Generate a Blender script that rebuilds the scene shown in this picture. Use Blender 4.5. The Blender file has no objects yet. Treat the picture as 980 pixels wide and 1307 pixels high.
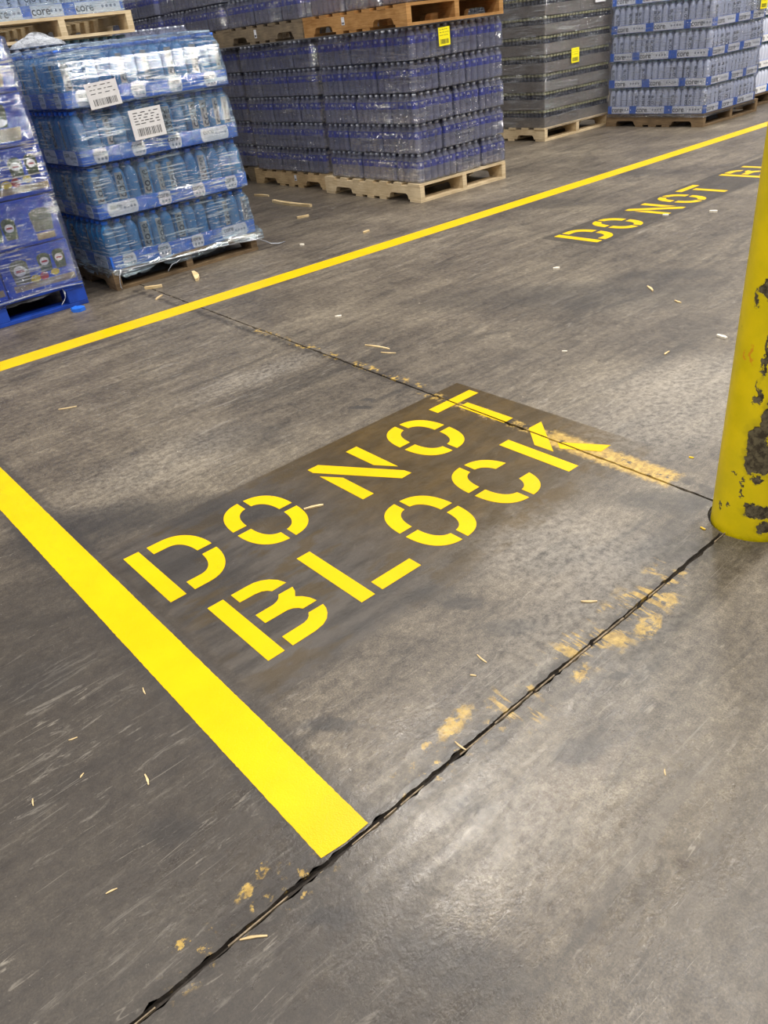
import bpy, bmesh, math, random
from mathutils import Vector, Matrix
random.seed(7)
PI = math.pi
scene = bpy.context.scene
COL = scene.collection

# ------------------------------------------------------------------ camera
cam_data = bpy.data.cameras.new('camera')
cam_data.sensor_fit = 'HORIZONTAL'
cam_data.sensor_width = 36.0
cam_data.lens = 979.3446 * 36.0 / 980.0
cam_data.clip_start = 0.02
cam = bpy.data.objects.new('camera', cam_data)
COL.objects.link(cam)
M3 = Matrix(((0.74935278, 0.42062973, -0.51141084),
             (-0.65360763, 0.34604778, -0.6730884),
             (-0.1061484, 0.83864269, 0.53423867)))
M3 = M3.to_quaternion().to_matrix()
# looking towards +x +y and down; columns are the camera's own axes in the world
cam.matrix_world = Matrix.Translation((0, 0, 1.2)) @ M3.to_4x4()
scene.camera = cam

# ------------------------------------------------------------------ world, lights, exposure
world = bpy.data.worlds.new('warehouse_air')
scene.world = world
world.use_nodes = True
bg = world.node_tree.nodes['Background']
bg.inputs['Color'].default_value = (0.90, 0.91, 0.94, 1)
bg.inputs['Strength'].default_value = 0.42
scene.view_settings.view_transform = 'Standard'
scene.view_settings.look = 'None'
scene.view_settings.gamma = 1.0
scene.view_settings.exposure = -0.62
scene.view_settings.use_curve_mapping = False
scene.cycles.use_denoising = True
scene.cycles.transparent_max_bounces = 24
scene.cycles.max_bounces = 8


def lamp(x, y, z, w, h, power, color=(1.0, 0.95, 0.88)):
    ld = bpy.data.lights.new('high_bay_lamp', 'AREA')
    ld.shape = 'RECTANGLE'
    ld.size = w
    ld.size_y = h
    ld.energy = power
    ld.color = color
    o = bpy.data.objects.new('high_bay_lamp', ld)
    o.location = (x, y, z)
    COL.objects.link(o)
    return o


# a regular grid of high bay lamps under the warehouse roof
for lx, power in ((-8.5, 400), (-4.3, 330), (-0.15, 110), (4.0, 340), (8.2, 480), (12.4, 380)):
    for ly in (-3.5, 0.65, 4.8):
        lamp(lx, ly, 7.5, 1.2, 0.5, power)

# ------------------------------------------------------------------ helpers
def lin(r, g, b):
    def f(c):
        c /= 255.0
        return c / 12.92 if c <= 0.04045 else ((c + 0.055) / 1.055) ** 2.4
    return (f(r), f(g), f(b), 1.0)


class NT:
    """small node-tree writer"""
    def __init__(self, name):
        self.m = bpy.data.materials.new(name)
        self.m.use_nodes = True
        self.t = self.m.node_tree
        self.t.nodes.clear()
        self.out = self.t.nodes.new('ShaderNodeOutputMaterial')

    def n(self, typ, **kw):
        nd = self.t.nodes.new(typ)
        for k, v in kw.items():
            setattr(nd, k, v)
        return nd

    def put(self, sock, v):
        if hasattr(v, 'is_output') or isinstance(v, bpy.types.NodeSocket):
            self.t.links.new(v, sock)
        else:
            sock.default_value = v

    def math(self, op, a, b=None, clamp=False):
        nd = self.n('ShaderNodeMath', operation=op, use_clamp=clamp)
        self.put(nd.inputs[0], a)
        if b is not None:
            self.put(nd.inputs[1], b)
        return nd.outputs[0]

    def mix(self, f, a, b, blend='MIX'):
        nd = self.n('ShaderNodeMix', data_type='RGBA', blend_type=blend)
        self.put(nd.inputs['Factor'], f)
        self.put(nd.inputs[6], a)
        self.put(nd.inputs[7], b)
        return nd.outputs[2]

    def pos(self):
        return self.n('ShaderNodeNewGeometry').outputs['Position']

    def objco(self):
        return self.n('ShaderNodeTexCoord').outputs['Object']

    def mapping(self, vec, loc=(0, 0, 0), rot=(0, 0, 0), sc=(1, 1, 1), typ='POINT'):
        nd = self.n('ShaderNodeMapping', vector_type=typ)
        self.put(nd.inputs['Vector'], vec)
        nd.inputs['Location'].default_value = loc
        nd.inputs['Rotation'].default_value = rot
        nd.inputs['Scale'].default_value = sc
        return nd.outputs[0]

    def noise(self, vec, scale=5, detail=4, rough=0.55, dist=0.0, out=0):
        nd = self.n('ShaderNodeTexNoise')
        self.put(nd.inputs['Vector'], vec)
        nd.inputs['Scale'].default_value = scale
        nd.inputs['Detail'].default_value = detail
        nd.inputs['Roughness'].default_value = rough
        nd.inputs['Distortion'].default_value = dist
        return nd.outputs[out]

    def ramp(self, f, lo, hi, a=0.0, b=1.0, smooth=True):
        nd = self.n('ShaderNodeMapRange', interpolation_type='SMOOTHSTEP' if smooth else 'LINEAR')
        self.put(nd.inputs['Value'], f)
        nd.inputs['From Min'].default_value = lo
        nd.inputs['From Max'].default_value = hi
        nd.inputs['To Min'].default_value = a
        nd.inputs['To Max'].default_value = b
        return nd.outputs[0]

    def bump(self, h, strength=0.3, dist=0.01):
        nd = self.n('ShaderNodeBump')
        self.put(nd.inputs['Height'], h)
        nd.inputs['Strength'].default_value = strength
        nd.inputs['Distance'].default_value = dist
        return nd.outputs[0]

    def bsdf(self, color, rough=0.5, normal=None, metallic=0.0, spec=0.5, coat=0.0):
        p = self.n('ShaderNodeBsdfPrincipled')
        self.put(p.inputs['Base Color'], color)
        self.put(p.inputs['Roughness'], rough)
        self.put(p.inputs['Metallic'], metallic)
        self.put(p.inputs['Specular IOR Level'], spec)
        p.inputs['Coat Weight'].default_value = coat
        if normal is not None:
            self.t.links.new(normal, p.inputs['Normal'])
        return p.outputs[0]

    def mixsh(self, f, a, b):
        nd = self.n('ShaderNodeMixShader')
        self.put(nd.inputs[0], f)
        self.t.links.new(a, nd.inputs[1])
        self.t.links.new(b, nd.inputs[2])
        return nd.outputs[0]

    def done(self, sh):
        self.t.links.new(sh, self.out.inputs['Surface'])
        return self.m


def simple(name, rgb, rough=0.5, var=0.12, scale=30, bump=0.0, spec=0.5, coat=0.0):
    t = NT(name)
    c = lin(*rgb)
    nz = t.noise(t.objco(), scale, 4)
    dark = tuple(v * (1 - var) for v in c[:3]) + (1,)
    lite = tuple(min(1, v * (1 + var)) for v in c[:3]) + (1,)
    col = t.mix(t.ramp(nz, 0.3, 0.7), dark, lite)
    nrm = t.bump(nz, bump, 0.004) if bump else None
    return t.done(t.bsdf(col, rough, nrm, spec=spec, coat=coat))


def link(name, mesh, mat=None, parent=None, loc=None, rotz=0.0):
    o = bpy.data.objects.new(name, mesh)
    COL.objects.link(o)
    if mat is not None and not mesh.materials:
        mesh.materials.append(mat)
    if parent is not None:
        o.parent = parent
    if loc is not None:
        o.location = loc
    if rotz:
        o.rotation_euler = (0, 0, rotz)
    return o


def to_mesh(name, bm, mats=(), smooth=False):
    me = bpy.data.meshes.new(name)
    bmesh.ops.recalc_face_normals(bm, faces=bm.faces)
    if smooth:
        for f in bm.faces:
            f.smooth = True
    bm.to_mesh(me)
    bm.free()
    for m in mats:
        me.materials.append(m)
    return me


def thing(name, label, cat, loc=(0, 0, 0), rotz=0.0, group=None):
    o = bpy.data.objects.new(name, None)
    o.empty_display_size = 0.05
    COL.objects.link(o)
    o.location = loc
    o.rotation_euler = (0, 0, rotz)
    o['label'] = label
    o['category'] = cat
    if group:
        o['group'] = group
    return o


def tag(o, label, cat, group=None):
    o['label'] = label
    o['category'] = cat
    if group:
        o['group'] = group
    return o


def add_box(bm, x0, x1, y0, y1, z0, z1, mi=0):
    vs = [bm.verts.new(p) for p in ((x0, y0, z0), (x1, y0, z0), (x1, y1, z0), (x0, y1, z0),
                                    (x0, y0, z1), (x1, y0, z1), (x1, y1, z1), (x0, y1, z1))]
    for ids in ((3, 2, 1, 0), (4, 5, 6, 7), (0, 1, 5, 4), (1, 2, 6, 5), (2, 3, 7, 6), (3, 0, 4, 7)):
        bm.faces.new([vs[i] for i in ids]).material_index = mi
    return vs


def box_mesh(name, sx, sy, sz, mats=(), bevel=0.0):
    bm = bmesh.new()
    add_box(bm, -sx / 2, sx / 2, -sy / 2, sy / 2, 0, sz)
    if bevel:
        bmesh.ops.bevel(bm, geom=bm.edges[:], offset=bevel, segments=2, affect='EDGES', profile=0.6)
    return to_mesh(name, bm, mats)


def add_prism(bm, pts, z0, z1, mi=0):
    a = 0.0
    for i in range(len(pts)):
        x0, y0 = pts[i]
        x1, y1 = pts[(i + 1) % len(pts)]
        a += x0 * y1 - x1 * y0
    if a < 0:
        pts = pts[::-1]
    lo = [bm.verts.new((x, y, z0)) for x, y in pts]
    hi = [bm.verts.new((x, y, z1)) for x, y in pts]
    n = len(pts)
    bm.faces.new(lo[::-1]).material_index = mi
    bm.faces.new(hi).material_index = mi
    for i in range(n):
        j = (i + 1) % n
        bm.faces.new((lo[i], lo[j], hi[j], hi[i])).material_index = mi


def add_lathe(bm, prof, seg=14, cx=0.0, cy=0.0, z=0.0, mats=None):
    rings = []
    for r, h in prof:
        if r < 1e-5:
            rings.append([bm.verts.new((cx, cy, z + h))])
        else:
            rings.append([bm.verts.new((cx + r * math.cos(2 * PI * k / seg), cy + r * math.sin(2 * PI * k / seg), z + h)) for k in range(seg)])
    for i in range(len(rings) - 1):
        a, b = rings[i], rings[i + 1]
        mi = mats[i] if mats else 0
        for k in range(seg):
            j = (k + 1) % seg
            if len(a) == 1 and len(b) == 1:
                continue
            if len(a) == 1:
                f = bm.faces.new((a[0], b[j], b[k]))
            elif len(b) == 1:
                f = bm.faces.new((a[k], a[j], b[0]))
            else:
                f = bm.faces.new((a[k], a[j], b[j], b[k]))
            f.material_index = mi
            f.smooth = True


_text = {}


def text_mesh(body, size, mat):
    """flat lettering in the xy plane, centred, as a plain mesh"""
    key = (body, size, mat.name)
    if key in _text:
        return _text[key]
    cu = bpy.data.curves.new('lettering', 'FONT')
    cu.body = body
    cu.size = size
    cu.align_x = 'CENTER'
    cu.align_y = 'CENTER'
    cu.resolution_u = 3
    cu.offset = size * 0.012
    ob = bpy.data.objects.new('lettering', cu)
    COL.objects.link(ob)
    bpy.context.view_layer.update()
    me = bpy.data.meshes.new_from_object(ob.evaluated_get(bpy.context.evaluated_depsgraph_get()))
    bpy.data.objects.remove(ob)
    bpy.data.curves.remove(cu)
    me.name = 'lettering'
    me.materials.clear()
    me.materials.append(mat)
    _text[key] = me
    return me


FACE_ROT = {'-Y': Matrix.Rotation(PI / 2, 4, 'X'),
            '-X': Matrix.Rotation(-PI / 2, 4, 'Z') @ Matrix.Rotation(PI / 2, 4, 'X')}


def stand(o, side, loc):
    """stand a flat (xy) mesh up on the given side of its parent"""
    o.matrix_local = Matrix.Translation(loc) @ FACE_ROT[side]


# ------------------------------------------------------------------ materials
def concrete():
    t = NT('worn_concrete')
    P = t.pos()
    warp = t.noise(P, 6.0, 5, 0.6, out=1)
    wv = t.n('ShaderNodeVectorMath', operation='MULTIPLY_ADD')
    t.put(wv.inputs[0], warp)
    wv.inputs[1].default_value = (0.16, 0.16, 0)
    t.put(wv.inputs[2], P)
    W = wv.outputs[0]          # broadly warped position (warp adds about +0.08)
    warp2 = t.noise(P, 55.0, 4, 0.65, out=1)
    wv2 = t.n('ShaderNodeVectorMath', operation='MULTIPLY_ADD')
    t.put(wv2.inputs[0], warp2)
    wv2.inputs[1].default_value = (0.05, 0.05, 0)
    t.put(wv2.inputs[2], P)
    F = wv2.outputs[0]         # finely warped position (+0.025)

    base = t.noise(P, 1.5, 10, 0.68, 0.5)
    streak = t.noise(t.mapping(P, rot=(0, 0, 0.06), sc=(0.9, 5.5, 1)), 1.6, 10, 0.68, 0.5)
    cross = t.noise(t.mapping(P, rot=(0, 0, -0.9), sc=(1.2, 9.0, 1)), 2.2, 8, 0.70, 0.4)
    fine = t.noise(P, 48, 6, 0.75)
    grit = t.noise(P, 260, 3, 0.7)
    mott = t.noise(P, 13, 8, 0.72, 0.6)
    v = t.math('ADD', t.math('MULTIPLY', base, 0.40), t.math('MULTIPLY', streak, 0.26))
    v = t.math('ADD', v, t.math('MULTIPLY', t.math('SUBTRACT', mott, 0.12), 0.20))
    v = t.math('ADD', v, t.math('MULTIPLY', cross, 0.20))
    v = t.math('ADD', v, t.math('MULTIPLY', t.math('SUBTRACT', fine, 0.5), 0.42))
    v = t.math('ADD', v, t.math('MULTIPLY', t.math('SUBTRACT', grit, 0.5), 0.42))
    cr = t.n('ShaderNodeValToRGB')
    t.put(cr.inputs[0], v)
    e = cr.color_ramp.elements
    e[0].position, e[0].color = 0.35, lin(52, 47, 43)
    e[1].position, e[1].color = 0.68, lin(154, 145, 128)
    m = e.new(0.45); m.color = lin(84, 77, 69)
    m = e.new(0.55); m.color = lin(110, 102, 90)
    col = cr.outputs[0]
    # warm dust and cooler grey drift across the slab
    hue = t.noise(P, 0.8, 4, 0.6)
    col = t.mix(t.ramp(hue, 0.4, 0.62, 0, 0.35), col, (0.86, 0.86, 0.90, 1), 'MULTIPLY')
    # black tyre smears running along the aisle, with fairly crisp edges
    sm = t.noise(t.mapping(P, loc=(3, 1, 0), rot=(0, 0, 0.16), sc=(0.6, 3.0, 1)), 1.7, 9, 0.68, 0.8)
    col = t.mix(t.ramp(sm, 0.545, 0.64, 0, 0.50), col, lin(50, 47, 45))
    sm2 = t.noise(t.mapping(P, loc=(1, 7, 0), rot=(0, 0, -0.75), sc=(0.7, 4.0, 1)), 2.6, 9, 0.7, 0.6)
    col = t.mix(t.ramp(sm2, 0.57, 0.64, 0, 0.40), col, lin(48, 45, 43))
    # the left strip and the right of the near slab blend to darker tones
    sx = t.n('ShaderNodeSeparateXYZ'); t.put(sx.inputs[0], W)
    px, py = sx.outputs[0], sx.outputs[1]
    left = t.math('MULTIPLY', t.ramp(px, 0.36, 0.62, 1, 0), t.ramp(py, 2.6, 1.9, 0, 1))
    col = t.mix(t.math('MULTIPLY', left, 0.75), col, lin(54, 50, 48))
    lowr = t.math('MULTIPLY', t.ramp(py, 0.62, 0.40, 0, 1), t.ramp(px, 0.55, 0.85, 0.2, 1))
    col = t.mix(t.math('MULTIPLY', lowr, 0.45), col, lin(70, 63, 55))
    col = t.mix(1.0, col, (0.85, 0.83, 0.805, 1), 'MULTIPLY')
    # pale scuffs
    sc_ = t.noise(t.mapping(P, rot=(0, 0, 0.25), sc=(2.4, 14.0, 1)), 2.4, 9, 0.75, 1.2)
    patch = t.noise(P, 1.1, 3, 0.5)
    scm = t.math('MULTIPLY', t.ramp(sc_, 0.54, 0.66), t.ramp(patch, 0.42, 0.60))
    col = t.mix(t.math('MULTIPLY', scm, 0.28), col, lin(176, 169, 158))
    # fine light scratches
    scr = t.noise(t.mapping(P, rot=(0, 0, 0.55), sc=(1.5, 60, 1)), 2.2, 2, 0.5)
    col = t.mix(t.math('MULTIPLY', t.ramp(scr, 0.70, 0.74), 0.22), col, lin(160, 153, 142))

    # hair-line scuffs and drag marks, light and dark, in a few directions
    for i, (rz, st, sc0, zc, tone, k) in enumerate(((0.3, 7.0, 2.6, 1.3, lin(176, 168, 154), .55), (-0.9, 9.0, 2.0, 1.7, lin(170, 162, 150), .50), (1.3, 6.0, 2.4, 1.1, lin(164, 156, 144), .45),
                                                   (0.1, 8.0, 2.2, 1.5, lin(30, 28, 27), .55), (-0.5, 10.0, 2.4, 1.2, lin(30, 28, 27), .50), (2.2, 5.0, 3.0, 1.9, lin(36, 33, 31), .45))):
        nn = t.noise(t.mapping(P, loc=(i * 3.1, i * 1.7, 0), rot=(0, 0, rz), sc=(0.6, st * 1.3, 1)), sc0, 2, 0.4, 0.1)
        ridge = t.ramp(t.math('ABSOLUTE', t.math('SUBTRACT', nn, 0.5)), 0.0, 0.007, 1, 0)
        zn = t.ramp(t.noise(t.mapping(P, loc=(i * 5.3, 2, 0)), zc * 3.5, 7, 0.78), 0.54, 0.62)
        col = t.mix(t.math('MULTIPLY', t.math('MULTIPLY', ridge, zn), k * 0.62), col, tone)
    # pits
    pit = t.noise(P, 75, 4, 0.8)
    col = t.mix(t.ramp(pit, 0.64, 0.70, 0, 0.55), col, lin(38, 35, 33))
    pit2 = t.noise(t.mapping(P, loc=(4, 4, 0)), 95, 4, 0.8)
    col = t.mix(t.ramp(pit2, 0.65, 0.71, 0, 0.40), col, lin(160, 152, 138))

    def rect(Q, off, x0, x1, y0, y1, soft, rot=0.0):
        cx, cy = (x0 + x1) / 2, (y0 + y1) / 2
        hx, hy = (x1 - x0) / 2, (y1 - y0) / 2
        q = t.mapping(Q, loc=(-(cx + off), -(cy + off), 0))
        if rot:
            q = t.mapping(q, rot=(0, 0, rot))
        s = t.n('ShaderNodeSeparateXYZ'); t.put(s.inputs[0], q)
        ax = t.math('SUBTRACT', t.math('ABSOLUTE', s.outputs[0]), hx)
        ay = t.math('SUBTRACT', t.math('ABSOLUTE', s.outputs[1]), hy)
        return t.ramp(t.math('MAXIMUM', ax, ay), -soft, soft, 1, 0)

    def blob(x, y, ux, uy, vx, vy, soft=0.5, Q=None, off=0.08):
        # ellipse with half-axis vector u and half-width |v| across it
        a = math.hypot(ux, uy)
        b = max(math.hypot(vx, vy), 0.006)
        q = t.mapping(Q or W, loc=(-(x + off), -(y + off), 0))
        q = t.mapping(q, rot=(0, 0, -math.atan2(uy, ux)))
        q = t.mapping(q, sc=(1 / a, 1 / b, 0))
        ln = t.n('ShaderNodeVectorMath', operation='LENGTH'); t.put(ln.inputs[0], q)
        return t.ramp(ln.outputs['Value'], 1 - soft, 1 + soft, 1, 0)

    # clear brown sealer rolled out under the stencilled words
    right = t.ramp(px, 0.75, 1.35, 0.35, 1.0)
    lown = t.noise(P, 7, 4, 0.6)
    rag = t.math('MULTIPLY', t.ramp(py, 1.16, 1.42, 0, 1), 1.0)
    rag = t.math('MAXIMUM', rag, t.math('MULTIPLY', t.ramp(lown, 0.42, 0.58), t.ramp(py, 1.08, 1.3, 0, 1)))
    sealed = t.math('MULTIPLY', rect(P, 0, 0.46, 1.945, 1.12, 1.992, 0.004), rag)
    sealn = t.noise(t.mapping(P, rot=(0, 0, 0.1), sc=(1, 3, 1)), 5, 5, 0.6)
    sealc = t.mix(t.ramp(sealn, 0.4, 0.65), lin(58, 43, 8), lin(76, 58, 20))
    col = t.mix(t.math('MULTIPLY', t.math('MULTIPLY', sealed, right), 0.94), col, sealc)
    # grey undercoat on the left half of the patch
    leftp = t.math('MULTIPLY', rect(F, 0.025, 0.47, 1.30, 1.13, 1.992, 0.03), t.ramp(px, 0.95, 1.35, 0.8, 0.15))
    und = t.noise(t.mapping(P, sc=(1, 4, 1)), 4, 5, 0.6)
    col = t.mix(leftp, col, t.mix(t.ramp(und, 0.38, 0.62), lin(50, 47, 46), lin(74, 69, 65)))
    # brown puddles of sealer between the letters
    pud = t.noise(t.mapping(P, loc=(5, 2, 0), sc=(1, 2.4, 1)), 4.2, 4, 0.55)
    col = t.mix(t.math('MULTIPLY', t.math('MULTIPLY', rect(P, 0, 0.5, 1.6, 1.15, 1.98, 0.06), t.ramp(pud, 0.52, 0.60)), 0.75), col, lin(70, 57, 34))
    seal2 = rect(P, 0, 3.80, 8.6, 2.69, 3.09, 0.008)
    col = t.mix(t.math('MULTIPLY', seal2, 0.85), col, t.mix(t.ramp(sealn, 0.4, 0.65), lin(50, 45, 40), lin(62, 56, 49)))
    # dark primer showing each side of the far line and along the wide line
    over = rect(F, 0.025, 0.3, 14.0, 3.80, 4.03, 0.02, rot=0.0165)
    col = t.mix(t.math('MULTIPLY', over, 0.0), col, lin(60, 57, 55))
    over2 = rect(F, 0.025, 0.325, 0.475, 0.75, 3.8, 0.015)
    col = t.mix(t.math('MULTIPLY', over2, 0.6), col, lin(52, 48, 46))
    # oil spots and rubber smears
    stains = [(0.54, 0.985, .045, -.05, .012, .012, .75), (0.832, 0.58, .05, -.02, .02, .02, .7),
              (1.049, 0.643, .025, -.02, .008, .008, .85), (3.512, 2.068, .14, -.2, .07, .05, .6),
              (3.12, 2.10, .30, -.36, .2, .13, .5), (1.124, 2.305, .14, -.14, .07, .08, .35),
              (0.60, 1.72, .10, -.12, .06, .10, .5), (1.693, 0.935, .08, -.1, .05, .03, .7),
              (0.292, 0.665, .03, -.03, .012, .012, .7), (0.599, 0.645, .03, -.04, .02, .02, .5),
              (1.001, 1.052, .04, -.04, .015, .015, .6), (1.012, 0.912, .05, -.05, .018, .018, .6),
              (0.984, 1.116, .05, -.06, .025, .025, .5), (0.43, 2.19, .12, -.16, .08, .1, .6),
              (0.791, 1.95, .26, -.26, .05, .08, .55), (0.593, 2.142, .10, -.12, .06, .08, .5),
              (1.572, 2.132, .03, -.04, .01, .01, .8), (1.636, 2.162, .02, -.02, .008, .008, .8),
              (4.587, 3.665, .16, -.3, .12, .1, .45), (5.735, 3.658, .1, -.4, .1, .08, .45),
              (0.183, 0.998, .04, -.04, .02, .02, .5), (1.50, 0.80, .12, -.10, .04, .03, .55),
              (0.133, 1.604, .08, -.08, .05, .06, .4), (2.8, 2.6, .3, -.3, .15, .1, .4), (0.40, 0.45, .06, -.1, .03, .03, .5)]
    for x, y, ux, uy, vx, vy, k in stains:
        col = t.mix(t.math('MULTIPLY', blob(x, y, ux, uy, vx, vy, 0.45, F, 0.025), k * 0.9), col, lin(44, 42, 42))
    # pale, worn areas, plus lamp sheen painted as a pale spot near the camera
    for x, y, ux, uy, vx, vy, k in ((2.55, 1.30, .3, -.2, .1, .1, .5), (2.2, 1.2, .3, -.1, .15, .15, .5), (1.15, 0.78, .3, .02, .10, .10, .35),
                                    (0.62, 0.60, .16, -.16, .10, .10, .35), (1.55, 2.75, .3, .0, .06, .06, .4), (1.35, 1.02, .16, -.1, .1, .1, .45),
                                    (0.85, 2.35, .3, 0, .12, .12, .3)):
        col = t.mix(t.math('MULTIPLY', t.math('MULTIPLY', blob(x, y, ux, uy, vx, vy, 0.7), t.ramp(fine, 0.3, 0.7)), k), col, lin(164, 157, 146))
    # grime worked into the slab beside the joints
    gr = t.noise(P, 22, 6, 0.75)
    for q in (rect(F, 0.025, -0.6, 1.65, 0.722, 0.764, 0.016), rect(F, 0.025, 1.795, 1.835, 0.85, 4.6, 0.014)):
        col = t.mix(t.math('MULTIPLY', t.math('MULTIPLY', q, t.ramp(gr, 0.36, 0.56)), 0.75), col, lin(42, 37, 33))
    # remains of an older yellow coat beside the joints
    flake = t.noise(t.mapping(P, rot=(0, 0, 0.5), sc=(1.0, 1.0, 1)), 34, 5, 0.7)
    big = t.noise(P, 9, 3, 0.6)
    oldy = t.mix(t.ramp(fine, 0.3, 0.7), lin(136, 108, 50), lin(206, 172, 84))
    k1 = t.math('MULTIPLY', rect(F, 0.025, 1.762, 1.848, 0.98, 1.44, 0.014), t.ramp(flake, 0.34, 0.44))
    k2 = t.math('MULTIPLY', rect(F, 0.025, 1.785, 1.835, 1.38, 2.05, 0.012), t.math('MULTIPLY', t.ramp(flake, 0.48, 0.54), t.ramp(big, 0.40, 0.50)))
    k3 = t.math('MULTIPLY', rect(F, 0.025, 1.82, 1.862, 2.05, 3.3, 0.012), t.math('MULTIPLY', t.ramp(flake, 0.50, 0.56), t.ramp(big, 0.45, 0.53)))
    brush = t.noise(t.mapping(P, rot=(0, 0, -0.15), sc=(1, 0.16, 1)), 42, 4, 0.7)
    k4 = t.math('MULTIPLY', rect(F, 0.025, 0.80, 1.45, 0.685, 0.80, 0.02), t.math('MULTIPLY', t.ramp(brush, 0.50, 0.56), t.ramp(big, 0.47, 0.55)))
    k5 = t.math('MULTIPLY', rect(F, 0.025, 0.05, 0.80, 0.725, 0.79, 0.012), t.math('MULTIPLY', t.ramp(flake, 0.56, 0.61), t.ramp(big, 0.46, 0.54)))
    k6 = None
    for x, y, a, b in ((1.22, 0.685, .045, .022), (1.325, 0.70, .03, .018), (1.00, 0.705, .03, .012), (0.72, 0.80, .05, .018), (0.215, 0.80, .016, .010), (0.258, 0.81, .012, .006), (0.095, 0.80, .01, .006), (0.64, 0.80, .012, .006)):
        b_ = t.math('MULTIPLY', blob(x, y, a, a * 0.2, 0, b, 0.3, F, 0.025), t.ramp(flake, 0.40, 0.5))
        k6 = b_ if k6 is None else t.math('MAXIMUM', k6, b_)
    ky = t.math('MAXIMUM', t.math('MAXIMUM', k1, k2), t.math('MAXIMUM', k3, k4))
    ky = t.math('MAXIMUM', ky, t.math('MAXIMUM', k5, k6))
    col = t.mix(t.math('MULTIPLY', ky, 0.85), col, oldy)
    # pale specks of trodden-in dust and splinters
    vo = t.n('ShaderNodeTexVoronoi'); t.put(vo.inputs['Vector'], t.mapping(P, sc=(1, 1, 0))); vo.inputs['Scale'].default_value = 7.0
    rc = t.n('ShaderNodeSeparateColor'); t.put(rc.inputs[0], vo.outputs['Color'])
    dot = t.math('LESS_THAN', vo.outputs['Distance'], t.math('MULTIPLY', rc.outputs[1], 0.028))
    col = t.mix(t.math('MULTIPLY', dot, t.math('GREATER_THAN', rc.outputs[0], 0.55)), col, lin(196, 186, 168))
    # dark speckle of ground-in dirt
    spk = t.noise(P, 120, 2, 0.5)
    col = t.mix(t.ramp(spk, 0.70, 0.76, 0, 0.6), col, lin(48, 46, 45))

    ro = t.math('ADD', 0.26, t.math('MULTIPLY', t.noise(P, 20, 6, 0.7), 0.34))
    ro = t.math('SUBTRACT', ro, t.math('MULTIPLY', sealed, 0.06))
    polished = t.math('MULTIPLY', blob(0.55, 0.62, .42, -.30, .25, .25, 0.7), t.ramp(cross, 0.38, 0.58, 0.4, 1.0))
    ro = t.math('SUBTRACT', ro, t.math('MULTIPLY', polished, 0.25))
    hgt = t.math('ADD', t.math('MULTIPLY', fine, 0.6), t.math('MULTIPLY', t.noise(P, 90, 4, 0.7), 0.7))
    return t.done(t.bsdf(col, ro, t.bump(hgt, 0.40, 0.0022), spec=0.55))


def yellow_paint():
    t = NT('yellow_floor_paint')
    P = t.pos()
    n1 = t.noise(P, 90, 4, 0.7)
    n2 = t.noise(P, 7, 4, 0.6)
    col = t.mix(t.ramp(n2, 0.3, 0.7), lin(212, 173, 0), lin(218, 180, 0))
    scuff = t.noise(P, 26, 5, 0.75)
    col = t.mix(t.ramp(scuff, 0.70, 0.78, 0, 0.6), col, lin(120, 92, 30))
    return t.done(t.bsdf(col, 0.32, t.bump(t.math('ADD', n1, t.noise(P, 300, 2)), 0.5, 0.0008), spec=0.25))


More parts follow.
